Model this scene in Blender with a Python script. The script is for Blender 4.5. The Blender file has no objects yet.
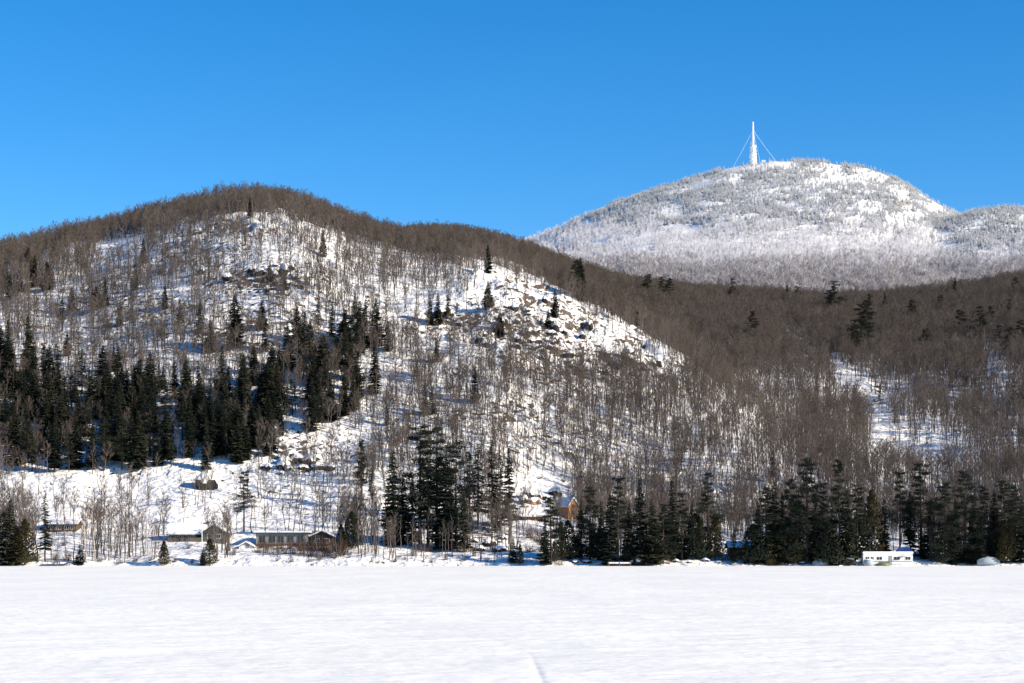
import bpy, bmesh, math, random
import numpy as np
from mathutils import Vector, Matrix

R = math.radians
random.seed(11)
scene = bpy.context.scene
col = scene.collection

# ------------------------------------------------------------------ camera, sky, sun, exposure
F = 1991.0            # focal length in pixels of the 1024 px wide picture
CAM_H, HY = 5.0, 546.0
SUN_EL, SUN_AZ_FRONT = 26.0, 22.0     # sun to the right, a few degrees towards the camera's side

cam = bpy.data.cameras.new('camera')
cam.sensor_width = 36.0
cam.lens = 36.0 * F / 1024.0
cam.shift_y = (HY - 341.5) / 1024.0
cam.clip_start, cam.clip_end = 1.0, 30000.0
camo = bpy.data.objects.new('camera', cam)
camo.location = (0, 0, CAM_H)
camo.rotation_euler = (R(90), 0, 0)
col.objects.link(camo)
scene.camera = camo

W = bpy.data.worlds.new('World'); scene.world = W
W.use_nodes = True
nt = W.node_tree; nt.nodes.clear()
sky = nt.nodes.new('ShaderNodeTexSky'); sky.sky_type = 'NISHITA'
sky.sun_disc = False
sky.sun_elevation = R(SUN_EL); sky.sun_rotation = R(90 + SUN_AZ_FRONT)
sky.altitude = 2500; sky.air_density = 1.0; sky.dust_density = 0.0; sky.ozone_density = 3.0
hsv = nt.nodes.new('ShaderNodeHueSaturation'); hsv.inputs['Saturation'].default_value = 1.36
bg = nt.nodes.new('ShaderNodeBackground'); bg.inputs['Strength'].default_value = 0.115
wo = nt.nodes.new('ShaderNodeOutputWorld')
nt.links.new(sky.outputs[0], hsv.inputs['Color'])
nt.links.new(hsv.outputs[0], bg.inputs['Color'])
nt.links.new(bg.outputs[0], wo.inputs['Surface'])

sl = bpy.data.lights.new('sun', 'SUN'); sl.energy = 5.0; sl.angle = R(0.53); sl.color = (1.0, 0.865, 0.65)
so = bpy.data.objects.new('sun', sl); col.objects.link(so)
sdir = Vector((math.cos(R(SUN_EL)) * math.cos(R(SUN_AZ_FRONT)), -math.cos(R(SUN_EL)) * math.sin(R(SUN_AZ_FRONT)), math.sin(R(SUN_EL))))
so.rotation_euler = sdir.to_track_quat('Z', 'Y').to_euler()
so.location = (300, 0, 300)

vs = scene.view_settings
vs.view_transform = 'Standard'; vs.look = 'None'; vs.gamma = 1.0; vs.use_curve_mapping = False
vs.exposure = 0.68
scene.cycles.max_bounces = 5; scene.cycles.diffuse_bounces = 3
scene.cycles.transparent_max_bounces = 4

# ------------------------------------------------------------------ helpers
def tag(o, label=None, cat=None, group=None, kind=None):
    if label: o['label'] = label
    if cat: o['category'] = cat
    if group: o['group'] = group
    if kind: o['kind'] = kind
    return o

def empty(name, loc, rz=0.0):
    o = bpy.data.objects.new(name, None); col.objects.link(o)
    o.location = loc; o.rotation_euler = (0, 0, rz); o.empty_display_size = 0.5
    return o

class MB:
    """collects shapes and links them as one mesh"""
    def __init__(s): s.v, s.f, s.m = [], [], []
    def add(s, vs_, fs, mi=0):
        b = len(s.v); s.v.extend(tuple(p) for p in vs_)
        for f in fs: s.f.append(tuple(b + i for i in f)); s.m.append(mi)
    def box(s, x0, x1, y0, y1, z0, z1, mi=0):
        s.add([(x0,y0,z0),(x1,y0,z0),(x1,y1,z0),(x0,y1,z0),(x0,y0,z1),(x1,y0,z1),(x1,y1,z1),(x0,y1,z1)],
              [(0,3,2,1),(4,5,6,7),(0,1,5,4),(1,2,6,5),(2,3,7,6),(3,0,4,7)], mi)
    def prism(s, poly_xz, y0, y1, mi=0):
        n = len(poly_xz)
        s.add([(x,y0,z) for x,z in poly_xz] + [(x,y1,z) for x,z in poly_xz],
              [tuple(range(n)), tuple(range(2*n-1, n-1, -1))] + [(i, i+n, (i+1)%n+n, (i+1)%n) for i in range(n)], mi)
    def tube(s, pts, rad, n=5, mi=0, cap=True):
        pts = [Vector(p) for p in pts]; rings = []
        for i, p in enumerate(pts):
            d = (pts[min(i+1, len(pts)-1)] - pts[max(i-1, 0)]).normalized()
            a = d.cross(Vector((0.31, 0.95, 0.05))).normalized(); b = d.cross(a)
            r = rad[i] if hasattr(rad, '__len__') else rad
            rings.append([p + r*(math.cos(2*math.pi*k/n)*a + math.sin(2*math.pi*k/n)*b) for k in range(n)])
        fs = []
        for i in range(len(pts)-1):
            for k in range(n): fs.append((i*n+k, i*n+(k+1)%n, (i+1)*n+(k+1)%n, (i+1)*n+k))
        if cap: fs.append(tuple(range(n-1, -1, -1))); fs.append(tuple(range((len(pts)-1)*n, len(pts)*n)))
        s.add([p for r in rings for p in r], fs, mi)
    def quad(s, c, u, v, mi=0):
        s.add([c-u-v, c+u-v, c+u+v, c-u+v], [(0,1,2,3)], mi)
    def mesh(s, name, mats, smooth=False):
        me = bpy.data.meshes.new(name)
        me.from_pydata(s.v, [], s.f)
        for m in (mats if isinstance(mats, (list, tuple)) else [mats]): me.materials.append(m)
        me.polygons.foreach_set('material_index', s.m)
        if smooth: me.polygons.foreach_set('use_smooth', [True]*len(me.polygons))
        me.update(); return me
    def build(s, name, mats, parent=None, smooth=False):
        o = bpy.data.objects.new(name, s.mesh(name, mats, smooth)); col.objects.link(o)
        if parent: o.parent = parent
        return o

def obj(name, me, parent=None):
    o = bpy.data.objects.new(name, me); col.objects.link(o)
    if parent: o.parent = parent
    return o

def copy_tree(root, loc, rz, scl):
    """a thing and copies of its parts and sub-parts"""
    c = root.copy(); col.objects.link(c); c.location = loc; c.rotation_euler = (0, 0, rz); c.scale = scl
    for ch in root.children:
        d = ch.copy(); col.objects.link(d); d.parent = c
        for g in ch.children:
            e = g.copy(); col.objects.link(e); e.parent = d
    return c

# ------------------------------------------------------------------ materials
def mat(name, color, rough=0.8, spec=0.3, vary=None, noise=None, bump=None, metallic=0.0):
    """vary: second colour picked per object (Object Info random); noise: (scale, colour, lo, hi) patches; bump: (scale, strength, distance)"""
    m = bpy.data.materials.new(name); m.use_nodes = True
    t = m.node_tree; b = t.nodes['Principled BSDF']
    b.inputs['Roughness'].default_value = rough; b.inputs['Specular IOR Level'].default_value = spec
    b.inputs['Metallic'].default_value = metallic
    b.inputs['Base Color'].default_value = (*color, 1)
    src = None
    if vary is not None:
        oi = t.nodes.new('ShaderNodeObjectInfo'); mx = t.nodes.new('ShaderNodeMix'); mx.data_type = 'RGBA'
        mx.inputs[6].default_value = (*color, 1); mx.inputs[7].default_value = (*vary, 1)
        t.links.new(oi.outputs['Random'], mx.inputs[0]); src = mx.outputs[2]
    if noise is not None:
        tc = t.nodes.new('ShaderNodeTexCoord'); nz = t.nodes.new('ShaderNodeTexNoise'); nz.inputs['Scale'].default_value = noise[0]
        nz.inputs['Detail'].default_value = 5
        t.links.new(tc.outputs['Object'], nz.inputs['Vector'])
        mr = t.nodes.new('ShaderNodeMapRange'); mr.inputs[1].default_value = noise[2]; mr.inputs[2].default_value = noise[3]
        t.links.new(nz.outputs['Fac'], mr.inputs[0])
        mx2 = t.nodes.new('ShaderNodeMix'); mx2.data_type = 'RGBA'
        if src: t.links.new(src, mx2.inputs[6])
        else: mx2.inputs[6].default_value = (*color, 1)
        mx2.inputs[7].default_value = (*noise[1], 1)
        t.links.new(mr.outputs[0], mx2.inputs[0]); src = mx2.outputs[2]
    if src: t.links.new(src, b.inputs['Base Color'])
    if bump is not None:
        tc = t.nodes.new('ShaderNodeTexCoord'); nz = t.nodes.new('ShaderNodeTexNoise'); nz.inputs['Scale'].default_value = bump[0]
        nz.inputs['Detail'].default_value = 4
        t.links.new(tc.outputs['Object'], nz.inputs['Vector'])
        bp = t.nodes.new('ShaderNodeBump'); bp.inputs['Strength'].default_value = bump[1]; bp.inputs['Distance'].default_value = bump[2]
        t.links.new(nz.outputs['Fac'], bp.inputs['Height']); t.links.new(bp.outputs[0], b.inputs['Normal'])
    return m

SNOW = (0.88, 0.87, 0.87)
M = {}
M['snow'] = mat('snow', SNOW, 0.7, 0.2, bump=(1.6, 0.35, 0.3))
M['bark'] = mat('grey_bark', (0.062, 0.050, 0.045), 0.9, 0.1, vary=(0.14, 0.12, 0.11))
M['twig'] = mat('brown_twigs', (0.096, 0.076, 0.064), 0.9, 0.05, vary=(0.172, 0.142, 0.123))
M['birch'] = mat('pale_birch_bark', (0.42, 0.37, 0.33), 0.8, 0.1, noise=(2.0, (0.10, 0.09, 0.08), 0.52, 0.62))
M['birch_twig'] = mat('birch_twigs', (0.20, 0.135, 0.10), 0.9, 0.05)
M['conifer_bark'] = mat('conifer_bark', (0.06, 0.045, 0.036), 0.9, 0.1)
M['spruce'] = mat('spruce_needles', (0.015, 0.021, 0.016), 0.85, 0.1, vary=(0.032, 0.036, 0.022))
M['pine'] = mat('pine_needles', (0.014, 0.021, 0.017), 0.85, 0.1, vary=(0.026, 0.032, 0.021))
M['cedar'] = mat('cedar_foliage', (0.042, 0.039, 0.019), 0.85, 0.1, vary=(0.068, 0.058, 0.028))
M['shrub'] = mat('shrub_twigs', (0.085, 0.055, 0.042), 0.9, 0.05, vary=(0.13, 0.09, 0.065))
M['frost'] = mat('rime_frost', (0.92, 0.92, 0.92), 0.8, 0.1, vary=(0.86, 0.86, 0.88))
M['frost_dark'] = mat('rimed_needles', (0.075, 0.10, 0.13), 0.9, 0.1, vary=(0.32, 0.38, 0.46))
M['hoar'] = mat('hoarfrost_twigs', (0.84, 0.83, 0.86), 0.9, 0.05, vary=(0.62, 0.60, 0.63))
M['hoar_grey'] = mat('half_frosted_twigs', (0.55, 0.52, 0.54), 0.9, 0.05, vary=(0.34, 0.31, 0.31))
M['rock'] = mat('grey_brown_rock', (0.032, 0.029, 0.029), 0.9, 0.2, noise=(0.9, (0.075, 0.063, 0.056), 0.5, 0.75), bump=(1.5, 1.0, 0.8))
M['tan_rock'] = mat('tan_rock', (0.48, 0.29, 0.15), 0.9, 0.2, noise=(0.7, (0.20, 0.12, 0.07), 0.45, 0.62), bump=(2.0, 0.8, 0.4))

# ------------------------------------------------------------------ terrain heights
def hashn(ix, iy, seed):
    n = (ix.astype(np.int64) * 374761393 + iy.astype(np.int64) * 668265263 + seed * 1442695041) & 0xFFFFFFFF
    n = ((n ^ (n >> 13)) * 1274126177) & 0xFFFFFFFF
    n = ((n ^ (n >> 16)) * 2246822519) & 0xFFFFFFFF
    return ((n >> 8) & 0xFFFF) / 65535.0
def vnoise(x, y, seed):
    x = np.asarray(x, float); y = np.asarray(y, float)
    ix, iy = np.floor(x), np.floor(y); fx, fy = x-ix, y-iy
    fx = fx*fx*(3-2*fx); fy = fy*fy*(3-2*fy)
    a = hashn(ix, iy, seed); b = hashn(ix+1, iy, seed); c = hashn(ix, iy+1, seed); d = hashn(ix+1, iy+1, seed)
    return (a*(1-fx)+b*fx)*(1-fy) + (c*(1-fx)+d*fx)*fy
def fbm(x, y, seed, oct=3):
    s, a = 0, 0.5
    for k in range(oct):
        s = s + a*(vnoise(x*2**k, y*2**k, seed+k)-0.5)*2; a *= 0.5
    return s

def smin_curve(pts, j):
    a = np.array(pts, float); return a[:, 0], a[:, j]
A_CREST = [(-500,330,820),(-300,318,880),(-100,282,950),(0,258,980),(60,250,980),(120,236,970),(160,221,960),(200,207,950),(262,202,940),(300,209,930),
           (340,227,920),(400,248,900),(440,254,880),(480,258,860),(520,270,850),(560,290,840),(620,320,830),(680,356,800),(720,396,770),(760,440,720),(800,500,680),(900,540,660),(1100,545,660),(1800,540,650)]
B_CREST = [(-500,420,1400),(200,330,1400),(300,290,1400),(400,254,1300),(440,248,1250),(480,251,1250),(520,261,1270),(560,276,1330),(600,293,1400),(700,309,1500),(800,315,1500),(900,313,1500),(960,306,1500),
           (1024,294,1500),(1200,270,1500),(1800,255,1500)]
C_CREST = [(-500,330,2900),(200,300,2900),(400,282,2900),(480,264,2900),(520,249,2900),(545,238,2900),(560,230,2900),(600,211,2900),(640,196,2900),(680,184,2900),(720,173,2900),(750,166.5,2900),
           (800,163.5,2900),(840,168,2900),(880,175,2900),(910,187,2900),(940,204,2900),(960,215,2900),(1024,245,2900),(1200,290,2900),(1800,320,2900)]
D_CREST = [(-500,500,2450),(700,420,2450),(840,285,2450),(870,262,2450),(900,247,2450),(930,231,2450),(955,218,2450),(990,210,2450),(1024,207,2450),(1200,195,2450),(1500,230,2450),(1800,270,2450)]

BASE_L = np.array([(-30,-2.5),(-4,-0.7),(0,0.0),(3,1.3),(8,2.5),(20,4.6),(32,7.0),(45,8.6),(70,15),(105,26)], float)
BASE_R = np.array([(-30,-2.5),(-4,-0.7),(0,0.0),(3,1.0),(10,2.0),(40,6.0),(70,11),(105,18.5)], float)
D0 = 105.0
def shore(px): return 500 + 2.6*(vnoise(px/60.0, px*0, 5)-0.5)*2 + 1.0*(vnoise(px/14.0, px*0, 6)-0.5)*2
def sstep(x, a, b):
    t = np.clip((x-a)/(b-a), 0, 1); return t*t*(3-2*t)
def smax(a, b, k):
    h = np.clip(0.5+0.5*(a-b)/k, 0, 1); return b*(1-h)+a*h+k*h*(1-h)
def layer(px, Y, crest, Y0, Z0, e, fall, power):
    c = np.array(crest, float)
    Yc = sum(np.interp(px+o, c[:,0], c[:,2]) for o in (-24,-12,0,12,24))/5; pc = sum(np.interp(px+o, c[:,0], c[:,1]) for o in (-24,-12,0,12,24))/5
    zc = CAM_H + (HY-pc)/F*Yc
    s = np.clip((Y-Y0)/(Yc-Y0), 0, 1)
    z = Z0 + (zc-Z0)*(e*(1-(1-s)**power)+(1-e)*s)
    over = np.maximum(Y-Yc, 0)
    return np.where(Y > Yc, zc - fall*over*over/(over+60), z)
def ground(px, Y):
    """ground height at depth Y in the direction of column px of the picture (px = 512 + 1991 X / Y)"""
    px = np.asarray(px, float); Y = np.asarray(Y, float)
    X = (px-512)/F*Y
    d = Y - shore(px)
    w = sstep(px, 480, 580)
    base = np.interp(d, BASE_L[:,0], BASE_L[:,1])*(1-w) + np.interp(d, BASE_R[:,0], BASE_R[:,1])*w
    z0 = BASE_L[-1,1]*(1-w) + BASE_R[-1,1]*w
    Y0 = 500 + D0
    za = layer(px, Y, A_CREST, Y0, z0, 0.75, 0.30, 1.5)
    zb = layer(px, Y, B_CREST, Y0, z0, 0.75, 0.30, 1.5)
    zc = layer(px, Y, C_CREST, 1700.0, 185.0, 0.3, 0.25, 1.5)
    zd = layer(px, Y, D_CREST, 1750.0, 190.0, 0.3, 0.25, 1.5)
    hill = smax(za, zb, 6.0 + 16*sstep(px, 640, 730))
    n1 = fbm(X/70, Y/70, 21, 4); n2 = fbm(X/14, Y/20, 31, 3)
    amp = sstep(Y, 560, 760)
    ledge = np.abs(fbm(X/45+3, Y/38, 77, 3))
    hill = hill + amp*(5.0*n1 + 1.5*n2 + 5.0*(0.25-ledge))
    # small cliffs and benches on the rocky spur, under the left summit and above the shore rocks
    crag = np.maximum(np.maximum(np.exp(-((px-545)/75)**2-((Y-775)/55)**2), .8*np.exp(-((px-630)/30)**2-((Y-760)/35)**2)), .8*np.exp(-((px-265)/60)**2-((Y-845)/40)**2))
    crag = np.maximum(crag, .5*np.exp(-((px-470)/60)**2-((Y-720)/45)**2))
    q1 = fbm(X/17, Y/15, 87, 3); q2 = fbm(X/9+4, Y/9, 89, 2)
    hill = hill + crag*(5.0*(sstep(q1, -.06, .06)-.5) + 2.4*(sstep(q2, -.05, .05)-.5))
    near = np.where(d < D0, base + 0.55*sstep(d, 1, 8)*fbm(X/7, Y/9, 41, 3) + 1.3*sstep(d, 25, 70)*fbm(X/22, Y/22, 43, 3), hill)
    t = sstep(d, D0-25, D0+25)
    z = near*(1-t) + np.where(d < D0, np.maximum(hill, base), hill)*t
    far = smax(zc, zd, 10.0) + sstep(Y, 1700, 2000)*(14*fbm(X/160, Y/160, 51, 4) + 3*fbm(X/30, Y/30, 55, 3))
    m = sstep(Y, 1500, 1900)
    return np.where(Y > 1500, np.maximum(z, far*m + (1-m)*z) if True else z, z)
def gz(X, Y): return float(ground(512 + F*X/Y, Y))
_YS = np.concatenate([np.arange(499, 640, 0.5), np.arange(640, 3000, 2.0)])
_cache = {}
def at(px, py):
    """first point of the ground seen at picture position (px, py)"""
    k = round(px*2)/2
    if k not in _cache: _cache[k] = np.minimum.accumulate(HY - F*(ground(np.full_like(_YS, k), _YS)-CAM_H)/_YS)
    q = _cache[k]
    i = int(np.searchsorted(-q, -py)); i = min(max(i, 0), len(_YS)-1)
    Y = float(_YS[i]); X = (px-512)/F*Y
    return X, Y, gz(X, Y)
def px_of(X, Y): return 512 + F*X/Y
def py_of(Z, Y): return HY - F*(Z-CAM_H)/Y

def grid_mesh(name, pxs, Ys):
    P, Q = np.meshgrid(pxs, Ys); Z = ground(P, Q); X = (P-512)/F*Q
    n, k = len(Ys), len(pxs)
    co = np.stack([X, Q, Z], -1).reshape(-1, 3)
    i = np.arange(n-1)[:, None]*k + np.arange(k-1)[None, :]
    fs = np.stack([i, i+1, i+k+1, i+k], -1).reshape(-1, 4)
    me = bpy.data.meshes.new(name)
    me.vertices.add(len(co)); me.vertices.foreach_set('co', co.ravel().astype(np.float32))
    me.loops.add(fs.size); me.loops.foreach_set('vertex_index', fs.ravel().astype(np.int32))
    me.polygons.add(len(fs)); me.polygons.foreach_set('loop_start', np.arange(0, fs.size, 4, dtype=np.int32))
    me.polygons.foreach_set('use_smooth', np.ones(len(fs), bool))
    me.update(calc_edges=True); me.validate()
    return me, P.ravel(), Q.ravel(), Z.ravel()

# bare (snow-free) ground: ellipses in which rock and brush break through the snow (px, py, rx, ry, strength)
ROCKY = [(300,458,32,18,.7),(530,342,22,7,.7),(560,350,24,5,.5),(630,364,24,7,.8),(270,280,60,14,.7),(500,335,25,8,.7),(455,322,30,8,.6),(590,335,60,16,.25),(520,300,40,20,.3),(480,415,70,14,.45),
         (250,330,90,40,.4),(200,250,60,20,.3),(600,375,90,18,.5),(490,540,22,14,.7),(560,440,70,14,.3),(880,385,25,20,.45),(895,425,25,14,.35),(120,330,60,60,.35)]
def rocky(px, py):
    v = np.zeros_like(px)
    for cx, cy, rx, ry, s in ROCKY:
        d = ((px-cx)/rx)**2 + ((py-cy)/ry)**2; v = np.maximum(v, s*np.exp(-d*0.9))
    return v

def terrain_material(name, leaf):
    m = bpy.data.materials.new(name); m.use_nodes = True; t = m.node_tree; N, L = t.nodes, t.links
    b = N['Principled BSDF']; b.inputs['Roughness'].default_value = 0.75; b.inputs['Specular IOR Level'].default_value = 0.15
    tc = N.new('ShaderNodeTexCoord')
    at_ = N.new('ShaderNodeAttribute'); at_.attribute_name = 'rocky'
    def noise(sc, det=5, dist=0.0):
        mp = N.new('ShaderNodeMapping'); mp.inputs['Scale'].default_value = sc
        n = N.new('ShaderNodeTexNoise'); n.inputs['Scale'].default_value = 1.0; n.inputs['Detail'].default_value = det; n.inputs['Distortion'].default_value = dist
        L.new(tc.outputs['Object'], mp.inputs[0]); L.new(mp.outputs[0], n.inputs['Vector']); return n.outputs['Fac']
    def math_(op, a, b_):
        n = N.new('ShaderNodeMath'); n.operation = op
        for i, v in enumerate((a, b_)):
            if isinstance(v, (int, float)): n.inputs[i].default_value = v
            else: L.new(v, n.inputs[i])
        return n.outputs[0]
    n1 = noise((0.42, 0.30, 0.6), 8, 0.7); n2 = noise((0.05, 0.05, 0.05), 4); n3 = noise((0.8, 0.6, 0.8), 3)
    geo = N.new('ShaderNodeNewGeometry'); sx = N.new('ShaderNodeSeparateXYZ'); L.new(geo.outputs['Normal'], sx.inputs[0])
    steep = N.new('ShaderNodeMapRange'); steep.inputs[1].default_value = 0.93; steep.inputs[2].default_value = 0.72; L.new(sx.outputs[2], steep.inputs[0])
    v = math_('ADD', n1, math_('MULTIPLY', at_.outputs['Fac'], 0.24))
    v = math_('ADD', v, math_('MULTIPLY', steep.outputs[0], 0.16))
    v = math_('ADD', v, math_('MULTIPLY', n3, 0.12))
    mr = N.new('ShaderNodeMapRange'); mr.interpolation_type = 'SMOOTHSTEP'
    mr.inputs[1].default_value = 0.715; mr.inputs[2].default_value = 0.75; L.new(v, mr.inputs[0])
    rk = N.new('ShaderNodeMix'); rk.data_type = 'RGBA'; rk.inputs[6].default_value = (0.055, 0.045, 0.038, 1); rk.inputs[7].default_value = (0.16, 0.125, 0.105, 1)
    L.new(n3, rk.inputs[0])
    mx = N.new('ShaderNodeMix'); mx.data_type = 'RGBA'; mx.inputs[6].default_value = (*SNOW, 1)
    L.new(mr.outputs[0], mx.inputs[0]); L.new(rk.outputs[2], mx.inputs[7])
    L.new(mx.outputs[2], b.inputs['Base Color'])
    bp = N.new('ShaderNodeBump'); bp.inputs['Strength'].default_value = 0.9; bp.inputs['Distance'].default_value = 2.0
    L.new(noise((0.35, 0.35, 0.35), 6), bp.inputs['Height']); L.new(bp.outputs[0], b.inputs['Normal'])
    return m
M['hill_ground'] = terrain_material('snowy_hill_ground', 0)
M['mountain_ground'] = M['hill_ground']

def add_attr(me, name, vals):
    a = me.attributes.new(name, 'FLOAT', 'POINT'); a.data.foreach_set('value', vals.astype(np.float32))

pxs = np.concatenate([np.arange(-700, -60, 16.0), np.arange(-60, 1090, 3.0), np.arange(1090, 1760, 16.0)])
Ys1 = np.concatenate([np.arange(486, 512, 1.0), np.arange(512, 620, 2.0), np.arange(620, 1000, 3.0), np.arange(1000, 1661, 10.0)])
Ys2 = np.concatenate([np.arange(1660, 3000, 14.0), np.arange(3000, 3700, 50.0)])
me, P_, Q_, Z_ = grid_mesh('snowy_hillside', pxs, Ys1)
add_attr(me, 'rocky', rocky(P_, py_of(Z_, Q_))); me.materials.append(M['hill_ground'])
tag(obj('snowy_hillside', me), 'snow covered wooded hillside with rocky ledges rising from the frozen lake', 'hill', kind='structure')
me, P_, Q_, Z_ = grid_mesh('mountain', pxs, Ys2)
_py = py_of(Z_, Q_)
mv = np.full_like(P_, 0.0)
for cx, cy, rx, ry in [(900,203,18,4),(570,250,22,6)]: mv = np.maximum(mv, 0.9*np.exp(-(((P_-cx)/rx)**2+((_py-cy)/ry)**2)))
add_attr(me, 'rocky', mv); me.materials.append(M['mountain_ground'])
tag(obj('mountain', me), 'distant rounded mountain white with rime and snow', 'mountain', kind='structure')

# ------------------------------------------------------------------ frozen lake (real wind ripples and one machine track near the camera)
def lake():
    xs = np.unique(np.concatenate([np.arange(-4000, -60, 197.0), np.arange(-60, 0, 0.5), np.arange(0, 2.2, 0.06), np.arange(2.4, 60.1, 0.5), np.arange(60, 4001, 197.0)]))
    ys = np.concatenate([np.array([-1500, -500, -100, 20, 50.0]), np.arange(60, 170, 0.45), np.arange(170, 300, 2.0), np.arange(300, 515, 5.0)])
    X, Y = np.meshgrid(xs, ys)
    z = 0.10*fbm(X/9, Y/3.2, 61, 3) + 0.05*fbm(X/1.9+5, Y/0.9, 63, 3)
    s = fbm(X/5, Y/2.2, 67, 3); z = z + 0.10*np.clip(s-0.28, 0, 1)
    tx = 0.95 + 0.035*(Y-85)*0 + (np.clip(Y, 60, 110)-85)*(-0.012)
    z = z - 0.03*np.exp(-((X-tx)/0.17)**2)*sstep(-Y, -99, -76)
    rl = np.random.default_rng(3)
    for cx, cy, n_, sx, sy in ((12, 82, 14, 4, 3), (19, 78, 12, 3, 2), (20, 108, 10, 5, 4), (-9, 84, 16, 7, 4), (-18, 92, 14, 6, 5), (3, 99, 12, 8, 6), (-20, 125, 14, 10, 9), (14, 135, 14, 14, 10)):
        for _ in range(n_):
            ax, ay = cx+rl.normal(0, sx), cy+rl.normal(0, sy)
            z = z + rl.uniform(-.07, .06)*np.exp(-((X-ax)/rl.uniform(.3, .8))**2-((Y-ay)/rl.uniform(.3, .7))**2)
    ed = sstep(np.abs(X), 60, 40)
    z = z*(0.25+0.75*ed) ; z[Y < 55] *= 0.2
    z = np.where(Y > 480, z*0.2, z)
    n, k = X.shape; co = np.stack([X, Y, z], -1).reshape(-1, 3)
    i = np.arange(n-1)[:, None]*k + np.arange(k-1)[None, :]
    fs = np.stack([i, i+1, i+k+1, i+k], -1).reshape(-1, 4)
    me = bpy.data.meshes.new('frozen_lake'); me.from_pydata(co.tolist(), [], fs.tolist())
    me.polygons.foreach_set('use_smooth', np.ones(len(fs), bool)); me.update()
    m = bpy.data.materials.new('wind_packed_snow'); m.use_nodes = True; t = m.node_tree; N, L = t.nodes, t.links
    b = N['Principled BSDF']; b.inputs['Roughness'].default_value = 0.6; b.inputs['Specular IOR Level'].default_value = 0.2
    tc = N.new('ShaderNodeTexCoord')
    def noise(sc, det):
        mp = N.new('ShaderNodeMapping'); mp.inputs['Scale'].default_value = sc
        n = N.new('ShaderNodeTexNoise'); n.inputs['Scale'].default_value = 1.0; n.inputs['Detail'].default_value = det
        L.new(tc.outputs['Object'], mp.inputs[0]); L.new(mp.outputs[0], n.inputs['Vector']); return n.outputs['Fac']
    cr = N.new('ShaderNodeMix'); cr.data_type = 'RGBA'; cr.inputs[6].default_value = (0.86, 0.85, 0.815, 1); cr.inputs[7].default_value = (0.92, 0.91, 0.87, 1)
    mr = N.new('ShaderNodeMapRange'); mr.inputs[1].default_value = 0.35; mr.inputs[2].default_value = 0.62
    L.new(noise((0.06, 0.025, 0.1), 5), mr.inputs[0]); L.new(mr.outputs[0], cr.inputs[0]); L.new(cr.outputs[2], b.inputs['Base Color'])
    bp = N.new('ShaderNodeBump'); bp.inputs['Strength'].default_value = 0.45; bp.inputs['Distance'].default_value = 0.22
    L.new(noise((0.9, 1.1, 1.0), 9), bp.inputs['Height'])
    bp2 = N.new('ShaderNodeBump'); bp2.inputs['Strength'].default_value = 0.35; bp2.inputs['Distance'].default_value = 1.0
    L.new(noise((0.10, 0.16, 1.0), 5), bp2.inputs['Height']); L.new(bp.outputs[0], bp2.inputs['Normal']); L.new(bp2.outputs[0], b.inputs['Normal'])
    me.materials.append(m)
    tag(obj('frozen_lake', me), 'frozen lake under wind packed snow with faint ripples', 'lake', kind='structure')
lake()
# ------------------------------------------------------------------ tree prototypes
def rv(a, b): return random.uniform(a, b)

def bare_tree(H, spread, twigs, first, crook=0.02, tw=0.042, lean=0.0):
    """leafless hardwood: returns (trunk with main limbs, crown of fine branches)"""
    tr, cr = MB(), MB()
    n = 7; pts = []; x = y = 0.0
    for i in range(n):
        t = i/(n-1); pts.append(Vector((x + lean*t*H, y, t*H*0.93 - 0.4*(i == 0))))
        x += rv(-crook, crook)*H; y += rv(-crook, crook)*H
    r0 = 0.0125*H
    tr.tube(pts, [r0*(1-0.86*(i/(n-1))) for i in range(n)], 5)
    def along(t):
        k = min(int(t*(n-1)), n-2); f = t*(n-1)-k; return pts[k].lerp(pts[k+1], f)
    tips = []
    nl = 9
    for k in range(nl):
        t = first + (0.95-first)*((k+rv(0,.8))/nl); p = along(t)
        az = k*2.4 + rv(-.5,.5); L = spread*H*(1.05-0.65*((t-first)/(1-first)))*rv(.75,1.15)
        up = rv(0.75, 1.35)
        d = Vector((math.cos(az), math.sin(az), up)).normalized()
        d2 = Vector((math.cos(az+rv(-.5,.5)), math.sin(az+rv(-.5,.5)), up+0.7)).normalized()
        q = [p, p+d*L*0.5, p+d*L*0.5+d2*L*0.5]
        tr.tube(q, [r0*0.38*(1.1-t), r0*0.26*(1.1-t)+.008, 0.016], 3, cap=False)
        for _ in range(3): tips.append((q[1].lerp(q[2], rv(0,1)), d2, L))
        tips.append((q[0].lerp(q[1], rv(.4,1)), d, L))
    tips.append((pts[-1], Vector((0,0,1)), spread*H*0.4)); tips.append((pts[-2], Vector((0,0,1)), spread*H*0.5))
    for k in range(twigs):
        p, d, L = random.choice(tips)
        e = (d + Vector((rv(-.9,.9), rv(-.9,.9), rv(-.25,.75)))).normalized()
        l = L*rv(0.25, 0.75)
        p0 = p + d*rv(-.2,.2)*L; p1 = p0 + e*l*0.55; p2 = p1 + (e+Vector((rv(-.4,.4), rv(-.4,.4), .3))).normalized()*l*0.45
        s = Vector((rv(-1,1), rv(-1,1), rv(-.4,.4))).normalized()*tw*rv(.6,1.1)*0.5
        cr.add([p0-s, p0+s, p1+s*.8, p1-s*.8, p2], [(0,1,2,3),(3,2,4)])
    return tr, cr

def join(a, b, mi=1):
    m = MB(); m.v = list(a.v)+list(b.v); o = len(a.v)
    m.f = list(a.f)+[tuple(o+i for i in f) for f in b.f]; m.m = [0]*len(a.f)+[mi]*len(b.f); return m

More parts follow.
